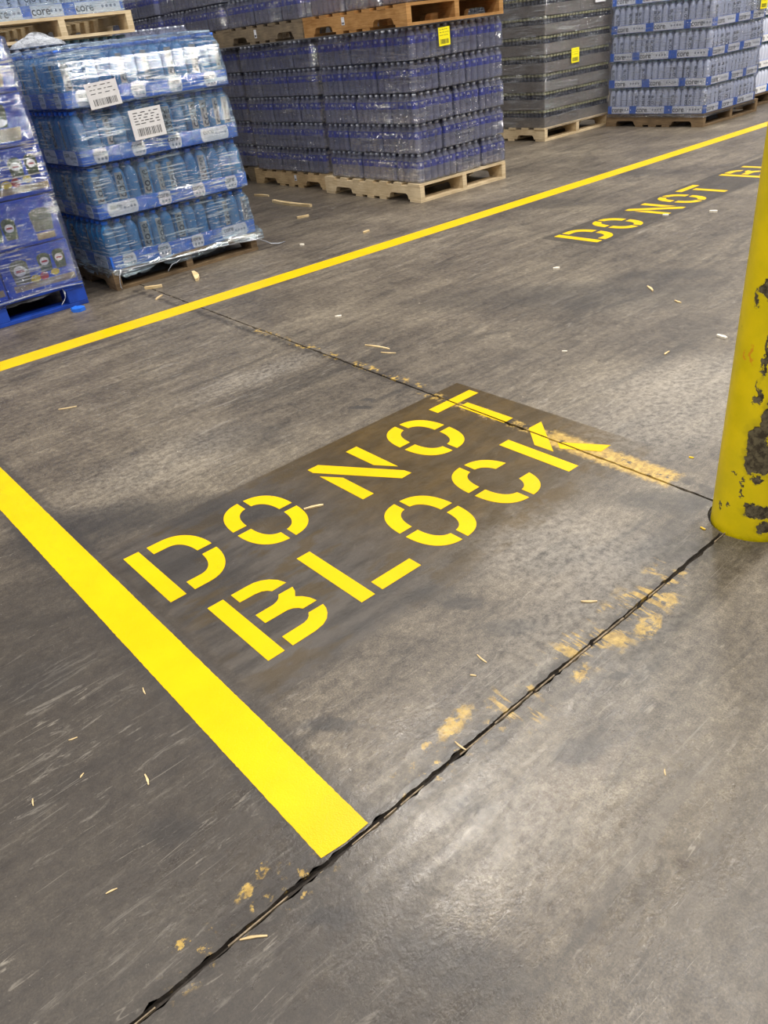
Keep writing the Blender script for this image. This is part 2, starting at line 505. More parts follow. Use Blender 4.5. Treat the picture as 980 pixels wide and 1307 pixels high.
def pillar_paint():
    t = NT('chipped_yellow_pillar_paint')
    P = t.objco()
    s = t.n('ShaderNodeSeparateXYZ'); t.put(s.inputs[0], P)
    ang = t.math('ARCTAN2', s.outputs[1], s.outputs[0])
    cmb = t.n('ShaderNodeCombineXYZ')
    t.put(cmb.inputs[0], t.math('MULTIPLY', ang, 0.1)); t.put(cmb.inputs[1], s.outputs[2])
    Q = cmb.outputs[0]
    nz = t.noise(Q, 30, 5, 0.7, out=1)
    wv = t.n('ShaderNodeVectorMath', operation='MULTIPLY_ADD')
    t.put(wv.inputs[0], nz); wv.inputs[1].default_value = (0.06, 0.06, 0); t.put(wv.inputs[2], Q)
    D = wv.outputs[0]
    fine = t.noise(Q, 120, 4, 0.7)
    base = t.mix(t.ramp(t.noise(Q, 9, 4), 0.35, 0.65), lin(200, 180, 0), lin(216, 192, 2))

    def chip(a, z, ra, rz):
        q = t.mapping(D, loc=(-(a * 0.1 + 0.03), -(z + 0.03), 0))
        q = t.mapping(q, sc=(1 / ra, 1 / rz, 0))
        ln = t.n('ShaderNodeVectorMath', operation='LENGTH'); t.put(ln.inputs[0], q)
        return ln.outputs['Value']
    dmin = None
    for a, z, ra, rz in PILLAR_CHIPS:
        d = chip(a, z, ra, rz)
        dmin = d if dmin is None else t.math('MINIMUM', dmin, d)
    dmin = t.math('ADD', dmin, t.math('MULTIPLY', t.math('SUBTRACT', fine, 0.5), 0.55))
    halo = t.ramp(dmin, 0.95, 1.45, 1, 0)
    core = t.ramp(dmin, 0.88, 1.0, 1, 0)
    rust = t.mix(t.ramp(t.noise(Q, 60, 5, 0.7), 0.38, 0.62), lin(52, 44, 30), lin(96, 88, 66))
    col = t.mix(t.math('MULTIPLY', halo, 0.45), base, lin(150, 136, 20))
    foot = t.math('MULTIPLY', t.ramp(s.outputs[2], 0.0, 0.055, 1, 0), t.ramp(t.noise(Q, 40, 4, 0.7), 0.35, 0.6))
    col = t.mix(t.math('MULTIPLY', foot, 0.65), col, lin(84, 78, 24))
    dirt = t.noise(t.mapping(Q, sc=(1, 0.4, 1)), 38, 5, 0.75)
    col = t.mix(t.ramp(dirt, 0.66, 0.74, 0, 0.75), col, lin(104, 92, 26))
    red = t.math('MINIMUM', chip(*PILLAR_RED[0]), chip(*PILLAR_RED[1]))
    col = t.mix(t.ramp(red, 0.7, 1.2, 0.75, 0), col, lin(206, 128, 30))
    col = t.mix(core, col, rust)
    h = t.math('SUBTRACT', t.math('MULTIPLY', fine, 0.25), core)
    return t.done(t.bsdf(col, t.ramp(core, 0, 1, 0.42, 0.8), t.bump(h, 0.6, 0.004), spec=0.4))


def film(name, haze, gloss, streak=0.3, tint=(0.93, 0.95, 1.0, 1), scale=1.0, hazecol=(0.80, 0.84, 0.92, 1)):
    """clear plastic film: see-through, with glossy wrinkles and whitish stretched folds"""
    t = NT(name)
    P = t.pos()
    n1 = t.noise(t.mapping(P, rot=(0, 0.12, 0), sc=(5, 5, 34)), 2.4 * scale, 4, 0.6, 0.6)
    n2 = t.noise(t.mapping(P, rot=(0.5, 0.4, 0), sc=(9, 9, 30)), 3.1 * scale, 4, 0.65, 0.8)
    n3 = t.noise(P, 58 * scale, 4, 0.6, 0.5)
    h = t.math('ADD', t.math('ADD', n1, n2), t.math('MULTIPLY', n3, 1.0))
    nrm = t.bump(h, 1.0, 0.03)
    tr = t.n('ShaderNodeBsdfTransparent'); tr.inputs[0].default_value = tint
    gl = t.n('ShaderNodeBsdfGlossy'); gl.inputs['Roughness'].default_value = 0.11
    gl.inputs['Color'].default_value = (0.95, 0.97, 1, 1)
    t.t.links.new(nrm, gl.inputs['Normal'])
    df = t.n('ShaderNodeBsdfDiffuse'); df.inputs['Color'].default_value = hazecol
    t.t.links.new(nrm, df.inputs['Normal'])
    n4 = t.noise(t.mapping(P, loc=(2, 1, 3), rot=(0.05, 0.10, 0), sc=(2.2, 2.2, 52)), 2.0 * scale, 5, 0.62, 0.3)
    zone = t.ramp(t.noise(P, 3.6, 4), 0.40, 0.60)
    fold = t.math('MAXIMUM', t.math('MULTIPLY', t.ramp(n4, 0.50, 0.60), zone), t.math('MULTIPLY', t.ramp(n1, 0.55, 0.68), t.ramp(n2, 0.46, 0.60)))
    cloud = t.ramp(t.noise(P, 8, 4), 0.35, 0.70, 0.4, 1.5)
    hz = t.math('ADD', t.math('MULTIPLY', cloud, haze), t.math('MULTIPLY', fold, streak), clamp=True)
    a = t.mixsh(hz, tr.outputs[0], df.outputs[0])
    lw = t.n('ShaderNodeFresnel'); lw.inputs['IOR'].default_value = 1.40
    t.t.links.new(nrm, lw.inputs['Normal'])
    g = t.math('ADD', t.math('MULTIPLY', lw.outputs[0], gloss), t.math('MULTIPLY', fold, 0.30 * gloss), clamp=True)
    return t.done(t.mixsh(g, a, gl.outputs[0]))


def plastic(name, rgb, clear=0.4, rough=0.12, gloss=1.0):
    """thin clear bottle wall: part see-through, part coloured, glossy"""
    t = NT(name)
    tr = t.n('ShaderNodeBsdfTransparent'); tr.inputs[0].default_value = tuple(0.55 + 0.45 * c for c in lin(*rgb)[:3]) + (1,)
    pr = t.bsdf(lin(*rgb), rough, spec=0.7 * gloss)
    return t.done(t.mixsh(1 - clear, tr.outputs[0], pr))


def wood(name, a, b):
    t = NT(name)
    P = t.objco()
    n1 = t.noise(t.mapping(P, sc=(3, 3, 40)), 3, 4, 0.6, 0.4)
    n2 = t.noise(P, 6, 4, 0.6)
    n3 = t.noise(t.mapping(t.pos(), sc=(1, 1, 1)), 2.5, 3)
    v = t.math('ADD', t.math('MULTIPLY', n1, 0.4), t.math('ADD', t.math('MULTIPLY', n2, 0.35), t.math('MULTIPLY', n3, 0.25)))
    col = t.mix(t.ramp(v, 0.34, 0.66), lin(*a), lin(*b))
    return t.done(t.bsdf(col, 0.75, t.bump(v, 0.3, 0.004), spec=0.3))


PILLAR_CHIPS = [(-0.16, 0.30, 0.026, 0.060), (-0.20, 0.245, 0.024, 0.030), (0.10, 0.26, 0.030, 0.045), (-0.05, 0.36, 0.016, 0.05), (0.12, 0.112, 0.036, 0.015), (-0.10, 0.125, 0.014, 0.007),
                (0.3, 0.07, 0.02, 0.02), (-0.74, 0.640, 0.008, 0.020), (-0.58, 0.668, 0.014, 0.016), (-0.42, 0.66, 0.02, 0.012), (-0.30, 0.52, 0.006, 0.055), (-0.36, 0.43, 0.003, 0.025), (-0.28, 0.42, 0.006, 0.02),
                (-0.60, 0.21, 0.005, 0.004), (-0.62, 0.118, 0.006, 0.004), (-0.9, 0.10, 0.004, 0.012), (-0.37, 0.16, 0.004, 0.012), (-0.34, 0.19, 0.003, 0.014), (-0.04, 0.205, 0.014, 0.012)]
PILLAR_RED = [(-0.85, 0.508, 0.004, 0.012), (-0.64, 0.513, 0.005, 0.020)]

MAT = {}
MAT['concrete'] = concrete()
MAT['sealant'] = simple('joint_sealant', (52, 46, 41), 0.6, 0.35, 60, 0.6)
MAT['grout'] = simple('joint_grout', (132, 117, 96), 0.8, 0.45, 80, 0.8)
MAT['yellow'] = yellow_paint()
MAT['pillar'] = pillar_paint()
MAT['case_film'] = film('shrink_film', 0.025, 1.3, 0.25, hazecol=(0.74, 0.78, 0.98, 1))
MAT['wrap'] = film('stretch_wrap', 0.12, 0.65, 0.70, tint=(0.88, 0.94, 1.0, 1), hazecol=(0.62, 0.82, 1.0, 1))
MAT['wrap_blue'] = film('stretch_wrap_blue', 0.03, 0.8, 0.60, tint=(0.9, 0.94, 1.0, 1))
MAT['wrap_thin'] = film('stretch_wrap_thin', 0.04, 0.8, 0.25)
MAT['wrap_white'] = film('bunched_wrap', 0.55, 0.8, 0.6)
MAT['clear'] = plastic('clear_bottle', (176, 180, 210), 0.26, 0.10)
MAT['blue_label'] = simple('blue_label', (66, 82, 200), 0.35, 0.25, 60)
MAT['white_print'] = simple('white_print', (214, 220, 236), 0.4, 0.1, 40)
MAT['clear_cap'] = simple('white_cap', (232, 236, 250), 0.2, 0.1)
MAT['blue_bottle'] = plastic('blue_bottle', (66, 142, 204), 0.22)
MAT['pale_bottle'] = plastic('pale_bottle', (226, 232, 250), 0.14)
MAT['teal_cap'] = simple('pale_green_cap', (120, 150, 150), 0.4, 0.1)
MAT['dark_print'] = simple('dark_print', (34, 38, 50), 0.5, 0.1)
MAT['grey_strip'] = simple('grey_label', (150, 152, 150), 0.5, 0.12)
MAT['tray_blue'] = simple('blue_tray', (36, 106, 212), 0.45, 0.10)
MAT['tray_white'] = simple('white_tray', (240, 241, 244), 0.5, 0.06)
MAT['panel'] = simple('pale_panel', (222, 222, 228), 0.5, 0.06)
MAT['dots'] = simple('grey_dots', (140, 146, 160), 0.5, 0.1)
MAT['kraft'] = simple('brown_board', (136, 127, 118), 0.7, 0.1, 20)
MAT['dark_bottle'] = simple('dark_bottle', (40, 44, 62), 0.2, 0.35, 30)
MAT['yellow_cap'] = simple('yellow_cap', (252, 242, 184), 0.4, 0.1)
MAT['carton'] = simple('blue_carton', (24, 74, 190), 0.4, 0.12, 12)
MAT['pouch'] = simple('green_pouch', (66, 84, 60), 0.45, 0.25, 25)
MAT['pouch_grey'] = simple('olive_pouch', (104, 106, 88), 0.45, 0.2, 25)
MAT['red'] = simple('red_fruit', (168, 44, 44), 0.45, 0.15)
MAT['fruit_yellow'] = simple('yellow_fruit', (206, 180, 50), 0.45, 0.15)
MAT['tan_strip'] = simple('tan_print', (150, 134, 108), 0.5, 0.15, 40)
MAT['wood'] = wood('pallet_wood', (150, 124, 88), (206, 180, 138))
MAT['wood_orange'] = wood('orange_pallet_wood', (140, 98, 52), (190, 146, 92))
MAT['wood_grey'] = wood('weathered_pallet_wood', (92, 82, 70), (140, 124, 100))
MAT['wood_pale'] = wood('pale_pallet_wood', (180, 158, 122), (222, 202, 166))
MAT['wood_brown'] = wood('brown_pallet_wood', (86, 70, 52), (132, 110, 82))
MAT['pallet_blue'] = simple('blue_pallet_paint', (18, 62, 158), 0.55, 0.25, 10)
MAT['tag_yellow'] = simple('yellow_tag', (244, 232, 20), 0.5, 0.03)
MAT['paper'] = simple('white_paper', (222, 222, 226), 0.6, 0.04)
MAT['splinter'] = wood('splinter_wood', (176, 150, 106), (226, 204, 160))
MAT['chip'] = simple('pale_chip', (220, 212, 196), 0.7, 0.1)
MAT['blue_chip'] = simple('blue_plastic', (36, 104, 210), 0.4, 0.1)
MAT['wall'] = simple('wall_paint', (92, 92, 96), 0.8, 0.08, 2)

# ------------------------------------------------------------------ floor: four slabs with sealed joints
floor = bpy.data.objects.new('floor', None)
COL.objects.link(floor)
floor['kind'] = 'structure'
JX, JY = 1.78, 0.742          # the two joints (joint along y at x=JX, joint along x at y=JY)
PCX, PCY, PR = 1.755, 0.723, 0.0995


def jag(a, b, step, amp, rnd):
    """points from a to b (1-d), each with a small chip offset"""
    n = max(2, int(abs(b - a) / step))
    out = []
    for i in range(n + 1):
        u = a + (b - a) * i / n
        o = rnd.gauss(0, amp)
        if rnd.random() < 0.06:
            o += amp * 3.5 * rnd.random()
        out.append((u, abs(o)))
    return out


def joint_x(y):               # centre line of the joint that runs along y
    return 1.772 + 0.0315 * max(0.0, (y - 0.75)) if y > 0.75 else 1.772


def slab(name, sx, sy):
    """sx, sy = -1 / +1: the quadrant beside the joint crossing; far edges straight"""
    rnd = random.Random(11 + sx * 3 + sy * 7)
    far_x = JX + sx * (16 if sx > 0 else 12)
    far_y = JY + sy * (22 if sy > 0 else 8)
    gx = 0.0032
    gy = 0.0042
    R = PR + (0.008 if sx < 0 else 0.005)
    # edge along the y-joint, from far to the crossing
    ed1 = []
    for y, o in jag(min(far_y, 7.0) if sy > 0 else max(far_y, -1.5), PCY + sy * (R + 0.002), 0.018, 0.0018, rnd):
        ed1.append((joint_x(y) + sx * (gx + o), y))
    ed2 = []
    for x, o in jag(PCX + sx * (R + 0.002), max(far_x, -0.8) if sx < 0 else min(far_x, 4.0), 0.014, 0.0021, rnd):
        ed2.append((x, JY + sy * (gy + o) + 0.0015 * math.sin(x * 9)))
    arc = []
    a0 = PI / 2 * sy
    a1 = 0 if sx > 0 else (PI if sy > 0 else -PI)
    for i in range(1, 10):
        a = a0 + (a1 - a0) * i / 10
        arc.append((PCX + R * math.cos(a), PCY + R * math.sin(a)))
    pts = [(joint_x(far_y if abs(far_y) < 3 else ed1[0][1]) + sx * gx, far_y)] + ed1 + arc + ed2 + [(far_x, ed2[-1][1]), (far_x, far_y)]
    bm = bmesh.new()
    add_prism(bm, pts, -0.04, 0.0)
    bmesh.ops.triangulate(bm, faces=[f for f in bm.faces if len(f.verts) > 4])
    return link(name, to_mesh('slab', bm, (MAT['concrete'],)), parent=floor)


for sx, sy in ((-1, 1), (1, 1), (-1, -1), (1, -1)):
    slab('slab', sx, sy)
bm = bmesh.new()
add_box(bm, -12, 18, -8, 23, -0.08, -0.012)
link('joint_sealant', to_mesh('joint_sealant', bm, (MAT['sealant'],)), parent=floor)
# cracked bead of old filler standing in the joint along x, and crumbs in the other one
bm = bmesh.new()
rnd = random.Random(5)
x = -0.4
while x < 1.62:
    L = rnd.uniform(0.03, 0.12)
    if rnd.random() < 0.75:
        w = rnd.uniform(0.0009, 0.0018)
        oy = JY + 0.0015 * math.sin(x * 9) + rnd.uniform(-0.0015, 0.0015)
        add_prism(bm, [(x, oy - w), (x + L, oy - w + rnd.uniform(-.001, .001)), (x + L, oy + w), (x, oy + w)], -0.013, -0.0015)
    x += L + rnd.uniform(0.0, 0.02)
y = 0.9
while y < 4.6:
    L = rnd.uniform(0.01, 0.05)
    if rnd.random() < 0.35:
        ox = joint_x(y)
        w = rnd.uniform(0.0008, 0.0018)
        add_prism(bm, [(ox - w, y), (ox + w, y), (ox + w, y + L), (ox - w, y + L)], -0.013, -0.002)
    y += L + rnd.uniform(0.0, 0.08)
o = link('joint_filler', to_mesh('joint_filler', bm, (MAT['grout'],)), parent=floor)
o['kind'] = 'stuff'

# far walls of the warehouse, behind the stock
for nm, b in (('wall_back', (-12, 18, 16, 16.2, 0, 7.5)), ('wall_right', (17.8, 18, -8, 16, 0, 7.5))):
    bm = bmesh.new()
    add_box(bm, *b)
    o = link(nm, to_mesh(nm, bm, (MAT['wall'],)))
    o['kind'] = 'structure'

# ------------------------------------------------------------------ painted lines and stencilled words
ZP = 0.0008


def cut_joint(bm):
    """split paint that crosses the y-joint so that the joint shows through it"""
    for s in (-1, 1):
        bmesh.ops.bisect_plane(bm, geom=bm.verts[:] + bm.edges[:] + bm.faces[:],
                               plane_co=(joint_x(1.5) + s * 0.0035, 1.5, 0), plane_no=Vector((1, -0.0315, 0)).normalized())
    kill = [f for f in bm.faces if abs(f.calc_center_median().x - joint_x(f.calc_center_median().y)) < 0.0033]
    bmesh.ops.delete(bm, geom=kill, context='FACES')


def line_mesh(name, pts):
    bm = bmesh.new()
    add_prism(bm, pts, 0.0, ZP)
    return to_mesh(name, bm, (MAT['yellow'],))


rnd = random.Random(3)
wl = [(0.345, 3.87)]
n = 420
for i in range(n + 1):
    wl.append((0.3455 + rnd.uniform(-.0006, .0006), 3.85 - (3.85 - 0.757) * i / n))
wl.append((0.395, 0.7505))
for i in range(n + 1):
    wl.append((0.4475 + rnd.uniform(-.0006, .0006), 0.7515 + (3.85 - 0.7515) * i / n))
wl.append((0.4475, 3.87))
tag(link('floor_line', line_mesh('floor_line', wl)), 'wide yellow painted line in the left foreground ending at the joint', 'floor line')
fl_lo = [(-2.0, 3.945), (0.78, 3.898), (2.87, 3.852), (3.957, 3.83), (5.947, 3.797), (7.13, 3.785), (15, 3.70)]
fl_hi = [(-2.0, 4.085), (0.80, 4.040), (2.982, 3.992), (4.105, 3.968), (6.142, 3.928), (7.13, 3.915), (15, 3.83)]
tag(link('floor_line', line_mesh('floor_line', fl_lo + fl_hi[::-1])), 'long yellow painted line running in front of all the pallets', 'floor line')


def sup(cx, cy, a, b, t0, t1, n, e):
    out = []
    for i in range(n + 1):
        t = t0 + (t1 - t0) * i / n
        c, s = math.cos(t), math.sin(t)
        out.append((cx + a * math.copysign(abs(c) ** (2 / e), c), cy + b * math.copysign(abs(s) ** (2 / e), s)))
    return out


def quad(cx, cy, a, b, ai, bi, qx, qy, gx, gy, e=2.5):
    """one quarter of a stencilled ring, clear of the centre lines by gx, gy"""
    def arc(A, B):
        pts = [(x, y) for x, y in sup(0, 0, A, B, 0, PI / 2, 40, e) if x >= gx and y >= gy]
        xs = A * (1 - (gy / B) ** e) ** (1 / e)
        ys = B * (1 - (gx / A) ** e) ** (1 / e)
        return [(xs, gy)] + pts[::2] + [(gx, ys)]
    poly = arc(a, b) + arc(ai, bi)[::-1]
    return [(cx + qx * x, cy + qy * y) for x, y in poly]


def letter_O(h):
    k = h / 0.287
    a, b, ai, bi = .1055 * k, .1435 * k, .059 * k, .097 * k
    return [quad(a, b, a, b, ai, bi, qx, qy, .0105 * k, .0125 * k) for qx, qy in ((-1, 1), (1, 1), (1, -1), (-1, -1))]


def letter_C(h):
    k = h / 0.287
    a, b, ai, bi = .1055 * k, .1435 * k, .059 * k, .097 * k
    return [quad(a, b, a, b, ai, bi, qx, qy, .0105 * k, g * k) for qx, qy, g in ((-1, 1, .0125), (1, 1, .047), (1, -1, .049), (-1, -1, .0125))]


def S(pts, k):
    return [(x * k, y * k) for x, y in pts]


def letter_D(h):
    k = h / 0.287
    top = [(.072, .287)] + [p for p in sup(.112, .1435, .102, .1435, PI / 2, 0, 24, 2.3) if p[1] > .157] + [(.2135, .157), (.167, .157)] + \
          [p for p in sup(.112, .1435, .055, .0965, 0, PI / 2, 20, 2.4) if p[1] > .160] + [(.072, .240)]
    bot = [(x, .287 - y) for x, y in top]
    return [S([(0, 0), (.0465, 0), (.0465, .287), (0, .287)], k), S(top, k), S(bot, k)]


def letter_B(h):
    k = h / 0.28
    top = [(.07, .28), (.12, .28), (.138, .279), (.158, .272), (.176, .259), (.190, .240), (.199, .213), (.153, .211), (.146, .222), (.134, .231), (.115, .235), (.07, .236)]
    mid = [(.07, .162), (.122, .162), (.137, .166), (.148, .174), (.156, .186), (.1995, .185), (.194, .166), (.181, .147), (.194, .133), (.204, .114), (.209, .092), (.166, .092), (.160, .103), (.150, .112), (.136, .117), (.07, .118)]
    bot = [(.07, .045), (.135, .046), (.149, .050), (.159, .058), (.166, .069), (.211, .068), (.207, .050), (.198, .033), (.184, .017), (.165, .006), (.138, .001), (.07, 0)]
    return [S([(0, 0), (.0465, 0), (.0465, .28), (0, .28)], k), S(top, k), S(mid, k), S(bot, k)]


def letter_N(h):
    k = h / 0.287
    return [S([(0, .285), (.0425, .285), (.198, .032), (.202, .002), (.160, 0), (0, .256)], k),
            S([(.159, .282), (.206, .283), (.203, .067), (.159, .137)], k), S([(0, .219), (.043, .152), (.043, 0), (0, 0)], k)]


def letter_T(h):
    k = h / 0.287
    return [S([(0, .287), (.211, .287), (.211, .241), (0, .241)], k), S([(.081, .216), (.127, .216), (.127, 0), (.081, 0)], k)]


def letter_L(h):
    k = h / 0.28
    return [S([(0, 0), (.044, 0), (.044, .28), (0, .28)], k), S([(.069, 0), (.203, 0), (.203, .0455), (.069, .0455)], k)]


def letter_K(h):
    k = h / 0.28
    return [S([(0, 0), (.0455, 0), (.0455, .28), (0, .28)], k), S([(.150, .281), (.212, .279), (.071, .115), (.069, .190)], k), S([(.128, .144), (.212, .001), (.160, 0), (.099, .112)], k)]


LET = dict(D=letter_D, O=letter_O, N=letter_N, T=letter_T, B=letter_B, L=letter_L, C=letter_C, K=letter_K)


def stencil(label, spots, group=None):
    root = thing('stencilled_words', label, 'floor sign')
    for ch, x, y, h in spots:
        le = bpy.data.objects.new('letter', None)
        COL.objects.link(le)
        le.parent = root
        le.location = (x, y, 0)
        for poly in LET[ch](h):
            bm = bmesh.new()
            add_prism(bm, [(px + x, py + y) for px, py in poly], 0, ZP)
            if x < 1.9 and x + .25 > 1.75:
                cut_joint(bm)
            for v in bm.verts:
                v.co.x -= x
                v.co.y -= y
            link('stroke', to_mesh('stroke', bm, (MAT['yellow'],)), parent=le)
    return root


stencil('yellow stencilled words DO NOT BLOCK in two rows on the near floor',
        [('D', .504, 1.618, .288), ('O', .7895, 1.617, .287), ('N', 1.154, 1.615, .287), ('O', 1.4475, 1.618, .285), ('T', 1.711, 1.617, .289),
         ('B', .558, 1.241, .280), ('L', .838, 1.240, .280), ('O', 1.103, 1.239, .281), ('C', 1.3805, 1.239, .281), ('K', 1.6615, 1.2415, .281)])
S2 = 1.085
x2 = 3.868
stencil('yellow stencilled words DO NOT BLOCK in one row beside the far line',
        [(c, x2 + dx * S2, 2.735, .287 * S2) for c, dx in (('D', 0), ('O', .2855), ('N', .670), ('O', .955), ('T', 1.222), ('B', 1.752), ('L', 2.045), ('O', 2.31), ('C', 2.59), ('K', 2.87))])

# ------------------------------------------------------------------ pillar
pil = thing('bollard_pillar', 'round yellow steel pillar with chipped paint at the right edge', 'pillar', (PCX, PCY, -0.03), -2.75)
bm = bmesh.new()
prof = [(PR - 0.004, 0.0), (PR, 0.004)] + [(PR, 0.03 + 0.05 * i) for i in range(0, 42)]
add_lathe(bm, prof, 64)
top = [v for v in bm.verts if v.co.z > 2.07]
me = to_mesh('post', bm, (MAT['pillar'],))
link('post', me, parent=pil)
bm = bmesh.new()
add_lathe(bm, [(PR, 2.05), (PR + .006, 2.055), (PR + .006, 2.09), (PR * .8, 2.13), (PR * .4, 2.15), (0, 2.155)], 48)
link('cap', to_mesh('cap', bm, (MAT['pillar'],)), parent=pil)
bm = bmesh.new()
add_lathe(bm, [(PR + .002, 0.0), (PR + .004, 0.0), (PR + .004, .018), (PR + .002, .018), (PR + .002, 0.0)], 48)
link('joint_ring', to_mesh('joint_ring', bm, (MAT['sealant'],)), parent=pil)

# ------------------------------------------------------------------ pallets
def stringer_mesh(L, h, t, notched=True):
    if notched:
        pts = [(-L / 2, 0)]
        for c in (-L * 0.29, L * 0.29):
            w = 0.115
            pts += [(c - w, 0), (c - w + .012, h * .32), (c - w + .03, h * .42), (c + w - .03, h * .42), (c + w - .012, h * .32), (c + w, 0)]
        pts += [(L / 2, 0), (L / 2, h), (-L / 2, h)]
    else:
        pts = [(-L / 2, 0), (L / 2, 0), (L / 2, h), (-L / 2, h)]
    bm = bmesh.new()
    add_prism(bm, pts, -t / 2, t / 2)
    for v in bm.verts:      # stand the profile up: length along y, thickness along x
        a, b, c = v.co
        v.co = (c, a, b)
    return to_mesh('stringer', bm)


def pallet(label, x0, y0, sx, sy, z, mat, h=0.135, name='wooden_pallet', gap_boards=7, seed=0):
    r = random.Random(seed)
    root = thing(name, label, 'pallet', (x0 + sx / 2, y0 + sy / 2, z))
    tb = 0.018
    hs = h - 2 * tb
    sm = stringer_mesh(sy, hs, 0.045)
    sm.materials.append(mat)
    for cx in (-sx / 2 + .0225, 0, sx / 2 - .0225):
        link('stringer', sm, parent=root, loc=(cx, 0, tb))
    wt = [0.135] + [0.09] * (gap_boards - 2) + [0.135]
    free = (sy - sum(wt)) / (gap_boards - 1)
    y = -sy / 2
    meshes = {w: box_mesh('deck_board', sx + .004, w, tb, (mat,)) for w in set(wt)}
    for w in wt:
        link('deck_board', meshes[w], parent=root, loc=(r.uniform(-.004, .004), y + w / 2 + r.uniform(-.003, .003), h - tb))
        y += w + free
    lm = box_mesh('bottom_board', sx + .002, 0.125, tb, (mat,))
    ln = box_mesh('bottom_board', sx + .002, 0.085, tb, (mat,))
    for k, cy in enumerate((-sy / 2 + .0625, -.155, 0, .155, sy / 2 - .0625)):
        link('bottom_board', ln if 0 < k < 4 else lm, parent=root, loc=(r.uniform(-.004, .004), cy, 0))
    return root


# ------------------------------------------------------------------ bottles
def water_bottle_bm(bm, cx=0, cy=0, seg=12):
    prof = [(0, 0.004), (.020, 0.001), (.030, .004), (.033, .012), (.0335, .035), (.0318, .040), (.0335, .045), (.0318, .062), (.0335, .067), (.0318, .084), (.0335, .090),
            (.0338, .098), (.0338, .148), (.0325, .151), (.029, .156), (.021, .170), (.0135, .177), (.0135, .181), (.0148, .182), (.0148, .195), (0, .196)]
    mats = [0] * (len(prof) - 1)
    mats[11] = 1
    mats[17] = mats[18] = mats[19] = 2
    add_lathe(bm, prof, seg, cx, cy, 0, mats)
    # printed band on the label
    for k in range(0, seg, 3):
        a0, a1 = 2 * PI * k / seg, 2 * PI * (k + 1) / seg
        R = .0342
        vs = [bm.verts.new((cx + R * math.cos(a), cy + R * math.sin(a), z)) for a, z in ((a0, .122), (a1, .122), (a1, .138), (a0, .138))]
        bm.faces.new(vs).material_index = 3


def core_bottle_bm(bm, cx=0, cy=0, seg=12, r=.0315, h=.232, strip=None, letters=True):
    prof = [(0, 0.004), (r * .7, 0.001), (r * .94, .005), (r, .015), (r, h * .33), (r * .97, h * .36), (r, h * .40), (r, h * .72), (r * .93, h * .78), (r * .72, h * .86), (r * .47, h * .90), (r * .47, h * .925), (r * .55, h * .93), (r * .55, h * .995), (0, h)]
    mats = [0] * (len(prof) - 1)
    mats[11] = mats[12] = mats[13] = 1
    add_lathe(bm, prof, seg, cx, cy, 0, mats)


def bend_text(bm, body, size, R, z, ang, mi):
    """lettering read upwards, bent round a bottle of radius R, centred at angle ang"""
    src = text_mesh(body, size, MAT['dark_print'])
    mp = {}
    for v in src.vertices:
        a = ang - v.co.y / R
        mp[v.index] = bm.verts.new((R * math.cos(a), R * math.sin(a), z + v.co.x))
    for p in src.polygons:
        try:
            bm.faces.new([mp[i] for i in p.vertices]).material_index = mi
        except ValueError:
            pass


def mesh_from(fn, name, mats):
    bm = bmesh.new()
    fn(bm)
    me = bpy.data.meshes.new(name)
    bm.to_mesh(me)
    bm.free()
    for m in mats:
        me.materials.append(m)
    return me


WATER_M = [MAT['clear'], MAT['blue_label'], MAT['clear_cap'], MAT['white_print']]
BOT = {'water': [mesh_from(lambda b: water_bottle_bm(b), 'bottle', WATER_M)]}


def pale(bm, txt, ang=-2.3):
    core_bottle_bm(bm)
    if txt:
        R = .0320
        vs = []
        for i in range(5):
            a = ang - .42 + .84 * i / 4
            vs.append((bm.verts.new((R * math.cos(a), R * math.sin(a), .045)), bm.verts.new((R * math.cos(a), R * math.sin(a), .175))))
        for i in range(4):
            bm.faces.new((vs[i][0], vs[i + 1][0], vs[i + 1][1], vs[i][1])).material_index = 3
        bend_text(bm, 'core', .056, .0324, .112, ang, 2)


PALE_M = [MAT['pale_bottle'], MAT['teal_cap'], MAT['dark_print'], MAT['white_print']]
BOT['pale'] = [mesh_from(lambda b: pale(b, False), 'bottle', PALE_M)] + [mesh_from(lambda b, a=a: pale(b, True, a), 'bottle', PALE_M) for a in (-3.0, -2.2, -1.5, -2.6)]

BLUE_BODY = mesh_from(lambda b: core_bottle_bm(b, seg=16, r=.0385, h=.272), 'bottle', [MAT['blue_bottle'], MAT['tray_blue']])


def strip_bm(bm, ang):
    R = .0391
    vs = []
    for i in range(7):
        a = ang - .58 + 1.16 * i / 6
        vs.append((bm.verts.new((R * math.cos(a), R * math.sin(a), .080)), bm.verts.new((R * math.cos(a), R * math.sin(a), .225))))
    for i in range(6):
        bm.faces.new((vs[i][0], vs[i + 1][0], vs[i + 1][1], vs[i][1])).material_index = 0
    bend_text(bm, 'core', .068, .0395, .150, ang, 1)


STRIPS = [mesh_from(lambda b, a=a: strip_bm(b, a), 'label', [MAT['grey_strip'], MAT['dark_print']]) for a in (-PI / 2, -PI / 2 - .35, -PI / 2 + .3)]
STRIPS_X = [mesh_from(lambda b, a=a: strip_bm(b, a), 'label', [MAT['grey_strip'], MAT['dark_print']]) for a in (PI, PI - .3)]

_rest = {}


